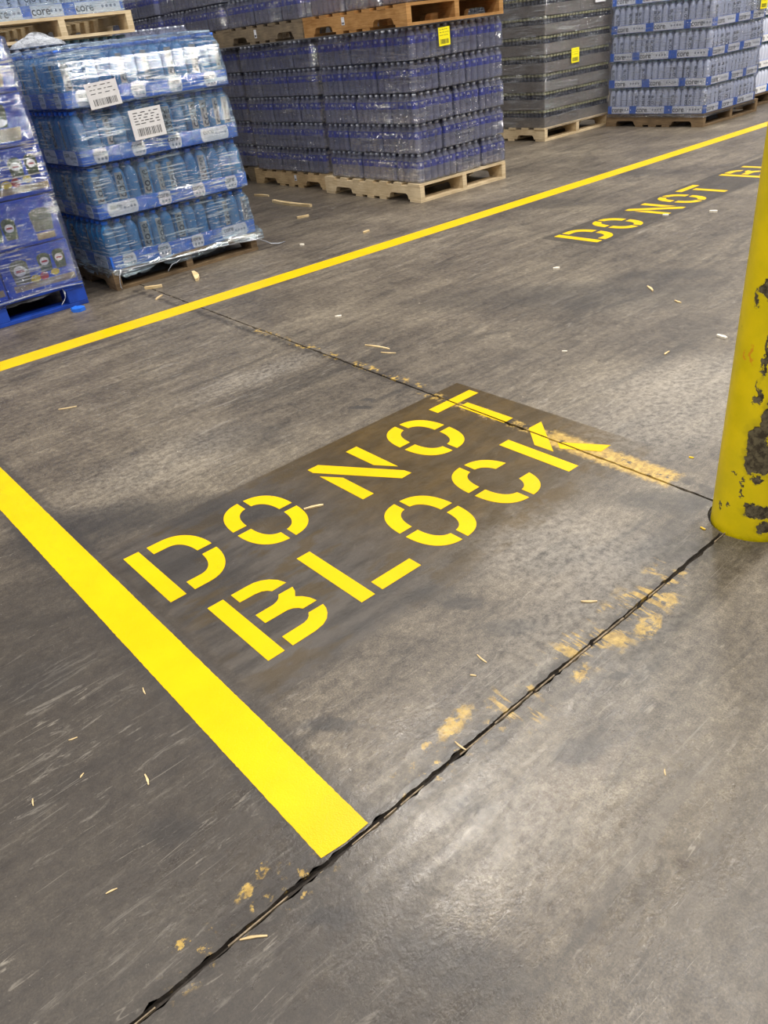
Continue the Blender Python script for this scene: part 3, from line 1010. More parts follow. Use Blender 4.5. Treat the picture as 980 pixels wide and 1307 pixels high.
def rest_mesh(kind, nx, ny, pitch, exposed):
    """the bottles behind the outer rows of one case, joined"""
    key = (kind, nx, ny, tuple(sorted(exposed)))
    if key in _rest:
        return _rest[key]
    bm = bmesh.new()
    for i in range(nx):
        for j in range(ny):
            if ('-X' in exposed and i == 0) or ('-Y' in exposed and j == 0):
                continue
            x, y = (i - (nx - 1) / 2) * pitch, (j - (ny - 1) / 2) * pitch
            if kind == 'water':
                water_bottle_bm(bm, x, y, 8)
            elif kind == 'pale':
                core_bottle_bm(bm, x, y, 8)
            else:
                core_bottle_bm(bm, x, y, 8, .0375, .272)
    me = bpy.data.meshes.new('bottles')
    bm.to_mesh(me)
    bm.free()
    for m in {'water': WATER_M, 'pale': PALE_M, 'blue': [MAT['blue_bottle'], MAT['tray_blue']]}[kind]:
        me.materials.append(m)
    _rest[key] = me
    return me


_film = {}


def film_mesh(nx, ny, pitch, h, ends):
    """clear shrink film drawn over a pack, domed over the caps, with the round opening at each end it faces"""
    key = (nx, ny, ends)
    if key in _film:
        return _film[key]
    r = random.Random(nx * 7 + ny)
    bm = bmesh.new()
    hx, hy = nx * pitch / 2 + .002, ny * pitch / 2 + .002
    prof = [(0.0, .002), (.001, .010), (.002, .06), (.000, .10), (.002, .14), (-.004, .165), (-.016, .185), (-.03, .198)]
    rad = .03

    def loop(off):
        pts = []
        for cx, cy, a0 in ((hx, hy, 0), (-hx, hy, PI / 2), (-hx, -hy, PI), (hx, -hy, 1.5 * PI)):
            sx, sy = math.copysign(1, cx), math.copysign(1, cy)
            for k in range(5):
                a = a0 + PI / 2 * k / 4
                pts.append((cx - sx * rad + (rad + off) * math.cos(a), cy - sy * rad + (rad + off) * math.sin(a)))
        # subdivide the straight runs
        out = []
        for i, p in enumerate(pts):
            q = pts[(i + 1) % len(pts)]
            out.append(p)
            d = math.hypot(q[0] - p[0], q[1] - p[1])
            m = int(d / .035)
            for s in range(1, m):
                out.append((p[0] + (q[0] - p[0]) * s / m, p[1] + (q[1] - p[1]) * s / m))
        return out
    rings = []
    for off, z in prof:
        rings.append([bm.verts.new((x + r.uniform(-.0012, .0012), y + r.uniform(-.0012, .0012), z * h / .2)) for x, y in loop(off)])
    n = min(len(q) for q in rings)
    for a, b in zip(rings, rings[1:]):
        if len(a) != len(b):
            continue
        for k in range(len(a)):
            bm.faces.new((a[k], a[(k + 1) % len(a)], b[(k + 1) % len(a)], b[k]))
    bm.faces.new(rings[-1])
    # gathered rim of the opening at the short ends
    for side in ends:
        R0, rr = .052, .0022
        cz = .115
        ringv = []
        for i in range(20):
            a = 2 * PI * i / 20
            rowv = []
            for j in range(5):
                b = 2 * PI * j / 5
                u = (R0 + rr * math.cos(b)) * math.cos(a)
                v = (R0 + rr * math.cos(b)) * math.sin(a)
                w = rr * math.sin(b) + .003
                rowv.append(bm.verts.new((u, -hy - w, cz + v) if side == '-Y' else (-hx - w, u, cz + v)))
            ringv.append(rowv)
        for i in range(20):
            for j in range(5):
                bm.faces.new((ringv[i][j], ringv[(i + 1) % 20][j], ringv[(i + 1) % 20][(j + 1) % 5], ringv[i][(j + 1) % 5]))
    for f in bm.faces:
        f.smooth = True
    me = bpy.data.meshes.new('shrink_film')
    bm.to_mesh(me)
    bm.free()
    me.materials.append(MAT['case_film'])
    _film[key] = me
    return me


WP = 0.0688      # bottle pitch


def water_case(x0, y0, z, nx, ny, exposed, label, group, single=True):
    root = thing('water_case', label, 'case', (x0 + nx * WP / 2, y0 + ny * WP / 2, z), 0, group)
    exposed = set(exposed)
    if single:
        for i in range(nx):
            for j in range(ny):
                if ('-X' in exposed and i == 0) or ('-Y' in exposed and j == 0):
                    link('bottle', BOT['water'][0], parent=root, loc=((i - (nx - 1) / 2) * WP, (j - (ny - 1) / 2) * WP, 0.002), rotz=random.uniform(0, 6.28))
    else:
        exposed2 = set()
        o = link('bottles', rest_mesh('water', nx, ny, WP, exposed2), parent=root, loc=(0, 0, .002))
        o['kind'] = 'stuff'
    if single:
        o = link('bottles', rest_mesh('water', nx, ny, WP, exposed), parent=root, loc=(0, 0, .002))
        o['kind'] = 'stuff'
    ends = tuple(s for s in sorted(exposed) if (s == '-X' and ny < nx) or (s == '-Y' and nx < ny))
    link('shrink_film', film_mesh(nx, ny, WP, .2, ends), parent=root)
    return root


ORD = ['bottom', 'second', 'third', 'fourth', 'fifth', 'sixth', 'seventh', 'eighth', 'ninth']


def face_layout(kind_p, L=6, Sn=4):
    """cells of one layer: (ix, iy, nx, ny, exposed) in bottle units, from the near corner"""
    if kind_p:      # corner case lies along x
        cells = [(0, 0, L, Sn, ('-X', '-Y')), (L, 0, Sn, L, ('-Y',)), (L + Sn, 0, Sn, L, ('-Y',)), (0, Sn, Sn, L, ('-X',)), (0, Sn + L, Sn, L, ('-X',))]
    else:           # corner case lies along y
        cells = [(0, 0, Sn, L, ('-X', '-Y')), (Sn, 0, Sn, L, ('-Y',)), (2 * Sn, 0, L, Sn, ('-Y',)), (0, L, Sn, L, ('-X',)), (0, 2 * L, L, Sn, ('-X',))]
    return cells


def water_load(x0, y0, z0, layers, where, group, faces=('-X', '-Y'), pitch=.205, first=0, singles=None, maxy=99):
    names = {0: 'at near corner', 1: 'mid right face', 2: 'at right end', 3: 'mid left face', 4: 'at far left end'}
    for k in range(layers):
        for c, (ix, iy, nx, ny, ex) in enumerate(face_layout((k + first) % 2 == 0)):
            if c in (1, 2) and '-Y' not in faces:
                continue
            if c >= maxy:
                continue
            ex2 = [e for e in ex if e in faces]
            g = .008
            gx = g * (ix > 0) + g * (ix > 6 or (ix > 4 and nx > 4))
            gy = g * (iy > 0) + g * (iy > 8)
            jx, jy = random.uniform(-.006, .004), random.uniform(-.006, .004)
            lab = 'wrapped water case %s, %s layer of %s' % (names[c], ORD[k], where)
            water_case(x0 + ix * WP + gx + jx, y0 + iy * WP + gy + jy, z0 + k * pitch, nx, ny, ex2, lab, group, singles is None or k in singles)


# ------------------------------------------------------------------ the long row of water pallets (A, B and beyond), two high
AX, AY = 4.285, 4.655
pallet('pale wooden pallet under the front stack of bottled water', AX - .02, AY - .012, .98, 1.215, 0, MAT['wood_pale'], seed=1)
water_load(AX, AY, .137, 5, 'the front water stack', 'cases of the front water stack')
pallet('orange wooden pallet on top of the front stack of bottled water', AX - .03, AY - .02, .99, 1.215, 1.166, MAT['wood_orange'], seed=2)
water_load(AX, AY, 1.303, 2, 'the load above the front stack', 'cases on the upper orange pallet')
BY = 5.90
pallet('brown wooden pallet under the second stack of bottled water', AX + .06, BY, .98, 1.215, 0, MAT['wood'], seed=3)
water_load(AX + .05, BY + .01, .137, 5, 'the second water stack', 'cases of the second water stack', faces=('-X',))
pallet('grey wooden pallet on top of the second stack of bottled water', AX + .0, BY + .01, .98, 1.215, 1.166, MAT['wood_grey'], seed=4)
water_load(AX + .01, BY + .01, 1.303, 2, 'the load above the second stack', 'cases on the upper grey pallet', faces=('-X',))
CY = 7.16
pallet('shaded wooden pallet under the third stack of bottled water', AX + .10, CY, .98, 1.215, 0, MAT['wood_grey'], seed=5)
water_load(AX + .10, CY + .01, .137, 5, 'the third water stack', 'cases of the third water stack', faces=('-X',), maxy=4)
pallet('wooden pallet on top of the third stack of bottled water', AX + .03, CY + .01, .98, 1.215, 1.166, MAT['wood_grey'], seed=6)
water_load(AX + .04, CY + .01, 1.303, 2, 'the load above the third stack', 'cases on the third upper pallet', faces=('-X',))
DY = 8.42
pallet('wooden pallet under the fourth and farthest water stack', AX + .10, DY, .98, 1.215, 0, MAT['wood_grey'], seed=7)
water_load(AX + .10, DY + .01, .137, 5, 'the farthest water stack', 'cases of the farthest water stack', faces=('-X',), singles=(), maxy=4)
pallet('wooden pallet on top of the farthest stack of bottled water', AX + .05, DY + .01, .98, 1.215, 1.166, MAT['wood_grey'], seed=8)
water_load(AX + .06, DY + .01, 1.303, 2, 'the load above the farthest stack', 'cases on the farthest upper pallet', faces=('-X',), singles=(0,))

# ------------------------------------------------------------------ trays of bottles (white and blue print)
_tray = {}


def tray_mesh(kind, sx, sy, h, mat):
    key = (kind, round(sx, 3), round(sy, 3))
    if key in _tray:
        return _tray[key]
    bm = bmesh.new()
    t = .003
    add_box(bm, -sx / 2, sx / 2, -sy / 2, sy / 2, 0, t)
    add_box(bm, -sx / 2, -sx / 2 + t, -sy / 2, sy / 2, t, h)
    add_box(bm, sx / 2 - t, sx / 2, -sy / 2, sy / 2, t, h)
    add_box(bm, -sx / 2 + t, sx / 2 - t, -sy / 2, -sy / 2 + t, t, h)
    add_box(bm, -sx / 2 + t, sx / 2 - t, sy / 2 - t, sy / 2, t, h)
    _tray[key] = to_mesh('tray', bm, (mat,))
    return _tray[key]


_panel = {}


def panel_mesh(w, h, mat, style):
    """printed panel, flat in xy; style 'round' bulges at its ends like the cut-outs on the near trays"""
    key = (round(w, 3), round(h, 3), mat.name, style)
    if key in _panel:
        return _panel[key]
    bm = bmesh.new()
    if style == 'round':
        pts = []
        for i in range(9):
            a = -PI / 2 + PI * i / 8
            pts.append((w / 2 - h * .20 + h * .20 * math.cos(a), h / 2 * math.sin(a)))
        for i in range(9):
            a = PI / 2 + PI * i / 8
            pts.append((-w / 2 + h * .20 + h * .20 * math.cos(a), h / 2 * math.sin(a)))
    else:
        pts = [(-w / 2, -h / 2), (w / 2, -h / 2), (w / 2, h / 2), (-w / 2, h / 2)]
    add_prism(bm, pts, 0, .0012)
    _panel[key] = to_mesh('label_panel', bm, (mat,))
    return _panel[key]


PK = {'pale': .985, 'blue': .955}
_dots = {}


def dots_mesh(n, r, gap):
    key = (n, r, gap)
    if key in _dots:
        return _dots[key]
    bm = bmesh.new()
    for i in range(n):
        cx = (i - (n - 1) / 2) * gap
        add_prism(bm, [(cx + r * math.cos(2 * PI * k / 10), r * math.sin(2 * PI * k / 10)) for k in range(10)], 0, .0004)
    _dots[key] = to_mesh('printed_dots', bm, (MAT['dots'],))
    return _dots[key]


def tray_case(kind, x0, y0, z, nx, ny, exposed, label, group, pitch, tray_h, bottle_h, single=True):
    sx, sy = nx * pitch, ny * pitch
    root = thing('tray_case', label, 'case', (x0 + sx / 2, y0 + sy / 2, z), 0, group)
    exposed = set(exposed)
    tx, ty = sx - .002, sy - .002
    trim = MAT['tray_blue']
    tr = link('tray', tray_mesh(kind, tx, ty, tray_h, trim), parent=root)
    for side in sorted(exposed):
        w = tx if side == '-Y' else ty
        long_side = (side == '-Y' and nx > ny) or (side == '-X' and ny > nx)
        loc = (lambda u, d: (u, -ty / 2 - d, tray_h / 2)) if side == '-Y' else (lambda u, d: (-tx / 2 - d, -u, tray_h / 2))
        if kind == 'pale':
            pw = w * .78
            off = w * .06
            p = link('label_panel', panel_mesh(pw, tray_h * .92, MAT['tray_white'], 'flat'), parent=tr)
            stand(p, side, loc(off, 0.0))
            lt = link('lettering', text_mesh('core', tray_h * .95, MAT['dark_print']), parent=tr)
            stand(lt, side, loc(off - pw * (.30 if long_side else .20), .0017))
            dt = link('printed_dots', dots_mesh(4 if long_side else 3, tray_h * .13, tray_h * .42), parent=tr)
            stand(dt, side, loc(off + pw * (.24 if long_side else .27), .0013))
        else:
            pw = w * .62 if long_side else tray_h * 1.12
            p = link('label_panel', panel_mesh(pw, tray_h * .96, MAT['panel'], 'round'), parent=tr)
            stand(p, side, loc(0, 0.0))
            lt = link('lettering', text_mesh('core', tray_h * .52, MAT['dark_print']), parent=tr)
            stand(lt, side, tuple(Vector(loc(-pw * (.22 if long_side else .12), .0017)) + Vector((0, 0, tray_h * .20))))
            dt = link('printed_dots', dots_mesh(4 if long_side else 3, tray_h * .10, tray_h * .28), parent=tr)
            stand(dt, side, tuple(Vector(loc(pw * (.22 if long_side else .05), .0013)) - Vector((0, 0, tray_h * (.0 if long_side else .22)))))
    if single:
        for i in range(nx):
            for j in range(ny):
                if not (('-X' in exposed and i == 0) or ('-Y' in exposed and j == 0)):
                    continue
                bx, by = (i - (nx - 1) / 2) * pitch * PK[kind], (j - (ny - 1) / 2) * pitch * PK[kind]
                if kind == 'pale':
                    link('bottle', random.choice(BOT['pale']), parent=root, loc=(bx, by, .004))
                else:
                    b = link('bottle', BLUE_BODY, parent=root, loc=(bx, by, .004))
                    if '-Y' in exposed and j == 0 and random.random() < .36:
                        link('label', random.choice(STRIPS), parent=b)
                    elif '-X' in exposed and i == 0 and random.random() < .4:
                        link('label', random.choice(STRIPS_X), parent=b)
    o = link('bottles', rest_mesh(kind, nx, ny, pitch * PK[kind], exposed if single else ()), parent=root, loc=(0, 0, .004))
    o['kind'] = 'stuff'
    return root


# right-hand stack D, lower left corner nearest the lens at (7.855, 4.38)
DX0, DY0 = 7.855, 4.375
pallet('dark wooden pallet under the white-trayed bottle stack at the far right', DX0 - .005, DY0 - .005, 1.06, 1.13, 0, MAT['wood_brown'], h=.12, seed=9)
names_tray = {0: 'at near corner', 1: 'mid shaded face', 2: 'at right end', 3: 'mid bright face', 4: 'at left end'}
for k in range(5):
    for c, (ix, iy, nx, ny, ex) in enumerate(face_layout(k % 2 == 1)):
        tray_case('pale', DX0 + ix * .0695 + random.uniform(-.003, .003), DY0 + iy * .0695 + random.uniform(-.003, .003), .122 + k * .243, nx, ny, ex,
                  'white and blue tray of bottles %s, %s layer of the right-hand stack' % (names_tray[c], ORD[k]), 'trays of the right-hand stack', .0695, .072, .232)

# near stack P2: blue bottles, twelve to a tray
PX0, PY0 = 1.775, 4.715
PP = .0795
pallet('worn brown pallet under the blue bottle stack, wrap torn along it', 1.745, 4.685, 1.03, 1.20, 0, MAT['wood_brown'], h=.112, seed=10)
for k in range(4):
    if k % 2 == 0:      # [s s s L]
        cells = [(0, 0, 3, 4, ('-X', '-Y')), (3, 0, 3, 4, ('-Y',)), (6, 0, 3, 4, ('-Y',)), (9, 0, 4, 3, ('-Y',)), (0, 4, 3, 4, ('-X',)), (0, 8, 4, 3, ('-X',)), (0, 11, 4, 3, ('-X',))]
    else:               # [L s s s]
        cells = [(0, 0, 4, 3, ('-X', '-Y')), (4, 0, 3, 4, ('-Y',)), (7, 0, 3, 4, ('-Y',)), (10, 0, 3, 4, ('-Y',)), (0, 3, 4, 3, ('-X',)), (0, 6, 3, 4, ('-X',)), (0, 10, 3, 4, ('-X',))]
    nm = ['at its front left corner', 'second along its front', 'third along its front', 'at its front right end', 'second along its left side', 'third along its left side', 'at the back of its left side']
    for c, (ix, iy, nx, ny, ex) in enumerate(cells):
        tray_case('blue', PX0 + ix * PP + [-.01, .004, -.004, .008][k] * .6, PY0 + iy * PP + [.0, .004, .008, .01][k], .113 + k * .292, nx, ny, ex,
                  'blue bottle tray %s, %s layer of wrapped stack' % (nm[c], ORD[k]), 'trays of the wrapped blue bottle stack', PP, .078, .272)

# top-left pallet G with its own load, on a stack mostly hidden behind P1 and P2
GX, GY = 1.87, 6.0
pallet('wooden pallet under the hidden stack behind the blue bottles', GX, GY, 1.02, 1.215, 0, MAT['wood'], h=.12, seed=11)
for k in range(5):
    for c, ix in enumerate((0, 6, 10)):
        tray_case('pale', GX + .01 + ix * .0695, GY + .01, .122 + k * .243, 6 if c == 0 else 4, 4 if c == 0 else 6, ('-Y',),
                  'tray of bottles %s, %s layer of hidden stack behind' % (('at left', 'in middle', 'at right')[c], ORD[k]), 'trays of the hidden stack', .0695, .072, .232, single=False)
pallet('raised wooden pallet at the top left carrying white trays', GX, GY - .02, 1.02, 1.215, 1.337, MAT['wood_pale'], h=.13, seed=12)
for k in range(2):
    for c, ix in enumerate((0, 4, 8)):
        tray_case('pale', GX + .01 + ix * .0695, GY, 1.468 + k * .243, 4 if c < 2 else 6, 6 if c < 2 else 4, ('-Y',),
                  'white tray of bottles %s, %s layer on the raised top-left pallet' % (('at the left', 'in the middle', 'at the right')[c], ORD[k]), 'trays on the raised pallet', .0695, .072, .232)

# F: water load whose top shows between the blue stack and the raised pallet
FX, FY = 2.96, 6.6
pallet('wooden pallet under the water load between the rows', FX - .01, FY - .01, .74, 1.0, 0, MAT['wood'], seed=13)
for k in range(6):
    water_case(FX, FY, .137 + k * .205, 6, 4, ('-Y',), 'wrapped water case on left, %s layer of load between rows' % ORD[k], 'cases of the water load between the rows', single=(k == 5))
    water_case(FX + 6 * WP + .008, FY, .137 + k * .205, 4, 6, ('-Y',), 'wrapped water case on right, %s layer of load between rows' % ORD[k], 'cases of the water load between the rows', single=(k == 5))

# ------------------------------------------------------------------ C: brown trays of small dark bottles
CX0, CY0 = 6.905, 5.575
pallet('pale wooden pallet under the brown-tray stack', CX0 - .012, CY0 - .012, 1.09, 1.215, 0, MAT['wood_pale'], h=.125, seed=14)


def small_bottles(nx, ny, pitch):
    key = ('small', nx, ny)
    if key in _rest:
        return _rest[key]
    bm = bmesh.new()
    r = pitch * .47
    for i in range(nx):
        for j in range(ny):
            if i > 1 and j > 1:
                continue
            x, y = (i - (nx - 1) / 2) * pitch, (j - (ny - 1) / 2) * pitch
            add_lathe(bm, [(r, .004), (r, .09), (r * .85, .108), (r * .55, .122), (r * .55, .128), (r * .74, .129), (r * .74, .148), (0, .149)], 8, x, y, 0, [0, 0, 0, 0, 1, 1, 1])
    me = bpy.data.meshes.new('bottles')
    bm.to_mesh(me)
    bm.free()
    me.materials.append(MAT['dark_bottle'])
    me.materials.append(MAT['yellow_cap'])
    _rest[key] = me
    return me


SPX = .0492
for k in range(9):
    cells = [(0, 0, 11, 12, ('-X', '-Y'), 'at the near corner'), (11, 0, 11, 12, ('-Y',), 'on the right'), (0, 12, 11, 12, ('-X',), 'on the left')]
    for ix, iy, nx, ny, ex, nm in cells:
        sx, sy = nx * SPX - .004, ny * SPX - .004
        root = thing('tray_case', 'brown tray of small dark bottles %s, %s layer of its stack' % (nm, ORD[k]), 'case',
                     (CX0 + ix * SPX + sx / 2, CY0 + iy * SPX + sy / 2, .127 + k * .162), 0, 'brown trays of small bottles')
        link('tray', tray_mesh('brown', sx, sy, .092, MAT['kraft']), parent=root)
        o = link('bottles', small_bottles(nx, ny, SPX * .985), parent=root, loc=(0, 0, .004))
        o['kind'] = 'stuff'

# E: darker pallet load beyond the right-hand stack
EX, EY = 9.05, 4.55
pallet('shaded wooden pallet behind the right-hand bottle stack', EX, EY, 1.02, 1.2, 0, MAT['wood_brown'], h=.12, seed=15)
for k in range(5):
    for c, (ix, iy, nx, ny) in enumerate(((0, 0, 6, 4), (6, 0, 4, 6), (10, 0, 4, 6), (0, 4, 4, 6))):
        ex = ('-X', '-Y') if c == 0 else (('-X',) if c == 3 else ('-Y',))
        tray_case('pale', EX + .01 + ix * .0695, EY + .01 + iy * .0695, .122 + k * .243, nx, ny, ex,
                  'shaded bottle tray %s, %s layer behind right-hand stack' % (('at the near corner', 'in the middle', 'at the right end', 'at the left end')[c], ORD[k]), 'trays of the stack beyond the right-hand one', .0695, .072, .232, single=False)

# ------------------------------------------------------------------ P1: blue pallet of blue cartons at the left edge
BX1, BY1 = 1.525, 4.62          # right front corner
bp = thing('blue_pallet', 'blue painted pallet at the left edge under wrapped blue cartons', 'pallet', (BX1 - .5, BY1 + .6, 0))
for nm, dims, spots in (('bottom_board', (1.02, .12, .022), [(0, -.54, 0), (0, 0, 0), (0, .54, 0)]),
                        ('block', (.11, .12, .075), [(x_, y_, .022) for x_ in (-.455, 0.0, .455) for y_ in (-.54, 0, .54)]),
                        ('stringer_board', (.12, 1.2, .014), [(x_, 0, .097) for x_ in (-.45, 0, .45)]),
                        ('deck_board', (1.02, .13, .018), [(0, -.535 + i * .178, .111) for i in range(7)])):
    me = box_mesh(nm, *dims, (MAT['pallet_blue'],), bevel=.003)
    for s in spots:
        link(nm, me, parent=bp, loc=s)
CW, CD, CH = .405, .40, .243
carton_me = box_mesh('box', CW - .004, CD - .004, CH - .004, (MAT['carton'],), bevel=.006)


def flat(name, pts, mat, parent, cx, cz, d):
    bm = bmesh.new()
    add_prism(bm, pts, 0, .001)
    o = link(name, to_mesh(name, bm, (mat,)), parent=parent)
    stand(o, '-Y', (cx, -(CD - .004) / 2 - d, cz))
    return o


def pouch_pts(w, h):
    return [(-w * .42, -h / 2), (w * .42, -h / 2), (w * .5, h * .1), (w * .48, h * .34), (w * .28, h * .47), (0, h / 2), (-w * .28, h * .47), (-w * .48, h * .34), (-w * .5, h * .1)]


def oval(w, h, n=14):
    return [(w / 2 * math.cos(2 * PI * i / n), h / 2 * math.sin(2 * PI * i / n)) for i in range(n)]


def carton(x, y, z, label, style):
    root = thing('carton', label, 'carton', (x, y, z), random.uniform(-.012, .012), 'blue cartons on the blue pallet')
    b = link('box', carton_me, parent=root)
    if style == 'plain':
        return root
    if style == 'three':
        for cx, cz, w, h, m in ((-.10, .125, .10, .13, 'pouch_grey'), (.045, .145, .075, .10, 'pouch'), (.13, .148, .068, .105, 'pouch')):
            flat('pouch_picture', pouch_pts(w, h), MAT[m], b, cx, cz, .0)
            flat('round_emblem', oval(w * .68, w * .58), MAT['paper'], b, cx, cz + .006, .0012)
            flat('red_print', [(-w * .24, -w * .05), (w * .24, -w * .05), (w * .20, w * .07), (-w * .20, w * .07)], MAT['red'], b, cx, cz + .004, .0022)
        flat('fruit_picture', oval(.05, .045), MAT['red'], b, .02, .075, .0012)
        flat('fruit_picture', oval(.06, .04), MAT['fruit_yellow'], b, -.03, .072, .0)
        flat('fruit_picture', oval(.05, .035), MAT['fruit_yellow'], b, .085, .082, .0002)
        flat('printed_strip', [(-.16, -.017), (.19, -.017), (.19, .017), (-.16, .017)], MAT['tan_strip'], b, 0, .04, 0)
    elif style == 'two':
        for cx, cz, w, h in ((-.15, .10, .075, .10), (-.07, .105, .075, .11)):
            flat('pouch_picture', pouch_pts(w, h), MAT['pouch'], b, cx, cz, .0)
            flat('round_emblem', oval(w * .66, w * .56), MAT['paper'], b, cx, cz + .004, .0012)
            flat('red_print', [(-w * .24, -w * .05), (w * .24, -w * .05), (w * .20, w * .07), (-w * .20, w * .07)], MAT['red'], b, cx, cz + .004, .0022)
        flat('pouch_picture', pouch_pts(.12, .12), MAT['pouch_grey'], b, .11, .12, .0)
        flat('printed_strip', [(-.05, -.018), (.05, -.018), (.05, .018), (-.05, .018)], MAT['tan_strip'], b, .11, .035, 0)
    else:
        flat('pouch_picture', pouch_pts(.16, .12), MAT['pouch'], b, .02, .15, .0)
        flat('printed_strip', [(-.08, -.03), (.075, -.03), (.09, .03), (-.08, .03)], MAT['tan_strip'], b, .06, .055, 0)
        flat('round_emblem', oval(.10, .04), MAT['paper'], b, .04, .115, .0012)
    return root


styles = ['three', 'two', 'three', 'one', 'one']
for k in range(5):
    sh = [0, -.006, .012, .0, -.004][k]
    for i in range(2):
        for j in range(3):
            st = styles[k] if j == 0 else 'plain'
            nm = (('at the front right', 'at the front left')[i], ('second row right', 'second row left')[i], ('back row right', 'back row left')[i])[j]
            carton(BX1 + .002 - CW / 2 - i * (CW + .003) + sh, BY1 + .02 + CD / 2 + j * (CD + .002), .1305 + k * .2445,
                   'blue carton with pouch pictures %s, %s layer on blue pallet' % (nm, ORD[k]) if j == 0 else 'shiny blue carton %s, %s layer on blue pallet' % (nm, ORD[k]), st)

# ------------------------------------------------------------------ stretch wrap round the loads
from mathutils import noise as mn


def wrap(name, label, x0, x1, y0, y1, zs, mat, rad=.03, jag_bottom=0.0, amp=.004, cap=None, seed=0, step=.022):
    """a sleeve of film; zs = [(z, outset)], jagged along its lower edge, closed over the top by a crumpled cap"""
    bm = bmesh.new()
    zz = []
    for (za, oa), (zb, ob) in zip(zs, zs[1:]):
        n = max(1, int((zb - za) / .022))
        for i in range(n):
            u = i / n
            u = u * u * (3 - 2 * u)
            zz.append((za + (zb - za) * i / n, oa + (ob - oa) * u))
    zz.append(zs[-1])

    def loop(o):
        pts = []
        X0, X1, Y0, Y1 = x0 - o, x1 + o, y0 - o, y1 + o
        nx, ny = int((x1 - x0) / step), int((y1 - y0) / step)
        c = 6
        for i in range(nx + 1):
            pts.append((X0 + rad + (X1 - X0 - 2 * rad) * i / nx, Y0))
        for i in range(1, c):
            a = -PI / 2 + PI / 2 * i / c
            pts.append((X1 - rad + rad * math.cos(a), Y0 + rad + rad * math.sin(a)))
        for i in range(ny + 1):
            pts.append((X1, Y0 + rad + (Y1 - Y0 - 2 * rad) * i / ny))
        for i in range(1, c):
            a = PI / 2 * i / c
            pts.append((X1 - rad + rad * math.cos(a), Y1 - rad + rad * math.sin(a)))
        for i in range(nx + 1):
            pts.append((X1 - rad - (X1 - X0 - 2 * rad) * i / nx, Y1))
        for i in range(1, c):
            a = PI / 2 + PI / 2 * i / c
            pts.append((X0 + rad + rad * math.cos(a), Y1 - rad + rad * math.sin(a)))
        for i in range(ny + 1):
            pts.append((X0, Y1 - rad - (Y1 - Y0 - 2 * rad) * i / ny))
        for i in range(1, c):
            a = PI + PI / 2 * i / c
            pts.append((X0 + rad + rad * math.cos(a), Y0 + rad + rad * math.sin(a)))
        return pts
    rows = []
    cx, cy = (x0 + x1) / 2, (y0 + y1) / 2
    for r, (z, o) in enumerate(zz):
        row = []
        for (x, y) in loop(o):
            d = amp * (mn.noise(Vector((x * 7, y * 7, z * 26 + seed))) * .8 + mn.noise(Vector((x * 22, y * 22, z * 60 + seed))) * .5)
            dx, dy = x - cx, y - cy
            sx = 1 if abs(dx) / (x1 - x0) > abs(dy) / (y1 - y0) else 0
            nxv = (math.copysign(1, dx) if sx else 0, 0 if sx else math.copysign(1, dy))
            dz = 0
            if jag_bottom and r < 4:
                dz = jag_bottom * (4 - r) / 4 * max(-.2, mn.noise(Vector((x * 9, y * 9, seed))) + .6 * mn.noise(Vector((x * 30, y * 30, seed + 3))))
            row.append(bm.verts.new((x + nxv[0] * (abs(d) + d * .0), y + nxv[1] * abs(d), z + dz)))
        rows.append(row)
    for a, b in zip(rows, rows[1:]):
        n = len(a)
        for k in range(n):
            bm.faces.new((a[k], a[(k + 1) % n], b[(k + 1) % n], b[k]))
    if cap is not None:
        prev = rows[-1]
        zt = zz[-1][0]
        for s in range(1, 9):
            f = 1 - s / 9
            row = []
            for v in rows[-1]:
                x, y = cx + (v.co.x - cx) * f, cy + (v.co.y - cy) * f
                z = zt + cap * (1 - f) ** .5 + .012 * mn.noise(Vector((x * 14, y * 14, seed)))
                row.append(bm.verts.new((x, y, max(z, zt))))
            for k in range(len(row)):
                bm.faces.new((prev[k], prev[(k + 1) % len(row)], row[(k + 1) % len(row)], row[k]))
            prev = row
    for f in bm.faces:
        f.smooth = True
    me = bpy.data.meshes.new(name)
    bm.to_mesh(me)
    bm.free()
    me.materials.append(mat)
    return tag(link(name, me), label, 'plastic wrap')


P2X1 = PX0 + 13 * PP
zs = [(.075, .037), (.112, .036)]
for k in range(4):
    b = .113 + k * .292
    zs += [(b + (.012 if k == 0 else 0), .006), (b + .085, .006), (b + .13, .0), (b + .215, -.004), (b + .272, -.030), (b + .289, -.006 if k < 3 else -.034)]
w2 = wrap('stretch_wrap', 'crinkled clear wrap around the stack of blue bottle trays', PX0, P2X1, PY0, PY0 + 14.1 * PP, zs, MAT['wrap'], jag_bottom=.05, cap=.012, seed=4)
zs = [(.10, .014), (.1305, .010)]
for k in range(5):
    b = .1305 + k * .2445
    zs += [(b + .02, .010), (b + .12, .008), (b + .235, .006)]
zs += [(1.358, -.02)]
wrap('stretch_wrap', 'shiny clear wrap around the blue cartons at the left edge', BX1 - 2 * CW - .01, BX1 + .012, BY1 + .015, BY1 + .03 + 3 * CD, zs, MAT['wrap_blue'], jag_bottom=.03, cap=.008, seed=9)
zs = [(.09, .012)]
for k in range(5):
    b = .122 + k * .243
    zs += [(b, .010), (b + .08, .010), (b + .14, .004), (b + .2, -.004)]
zs += [(1.33, .0)]
wrap('stretch_wrap', 'clear wrap around the white-trayed stack at the far right', DX0 - .004, DX0 + 14 * .0695 + .004, DY0 - .004, DY0 + 16 * .0695, zs, MAT['wrap_thin'], seed=14, step=.04)
zs = [(.11, .012)]
for k in range(9):
    b = .127 + k * .162
    zs += [(b, .008), (b + .09, .008), (b + .14, .0)]
zs += [(1.58, -.005)]
wrap('stretch_wrap', 'dull clear wrap around the brown-tray stack', CX0, CX0 + 22 * SPX, CY0, CY0 + 24 * SPX, zs, MAT['wrap_thin'], seed=21, step=.04)

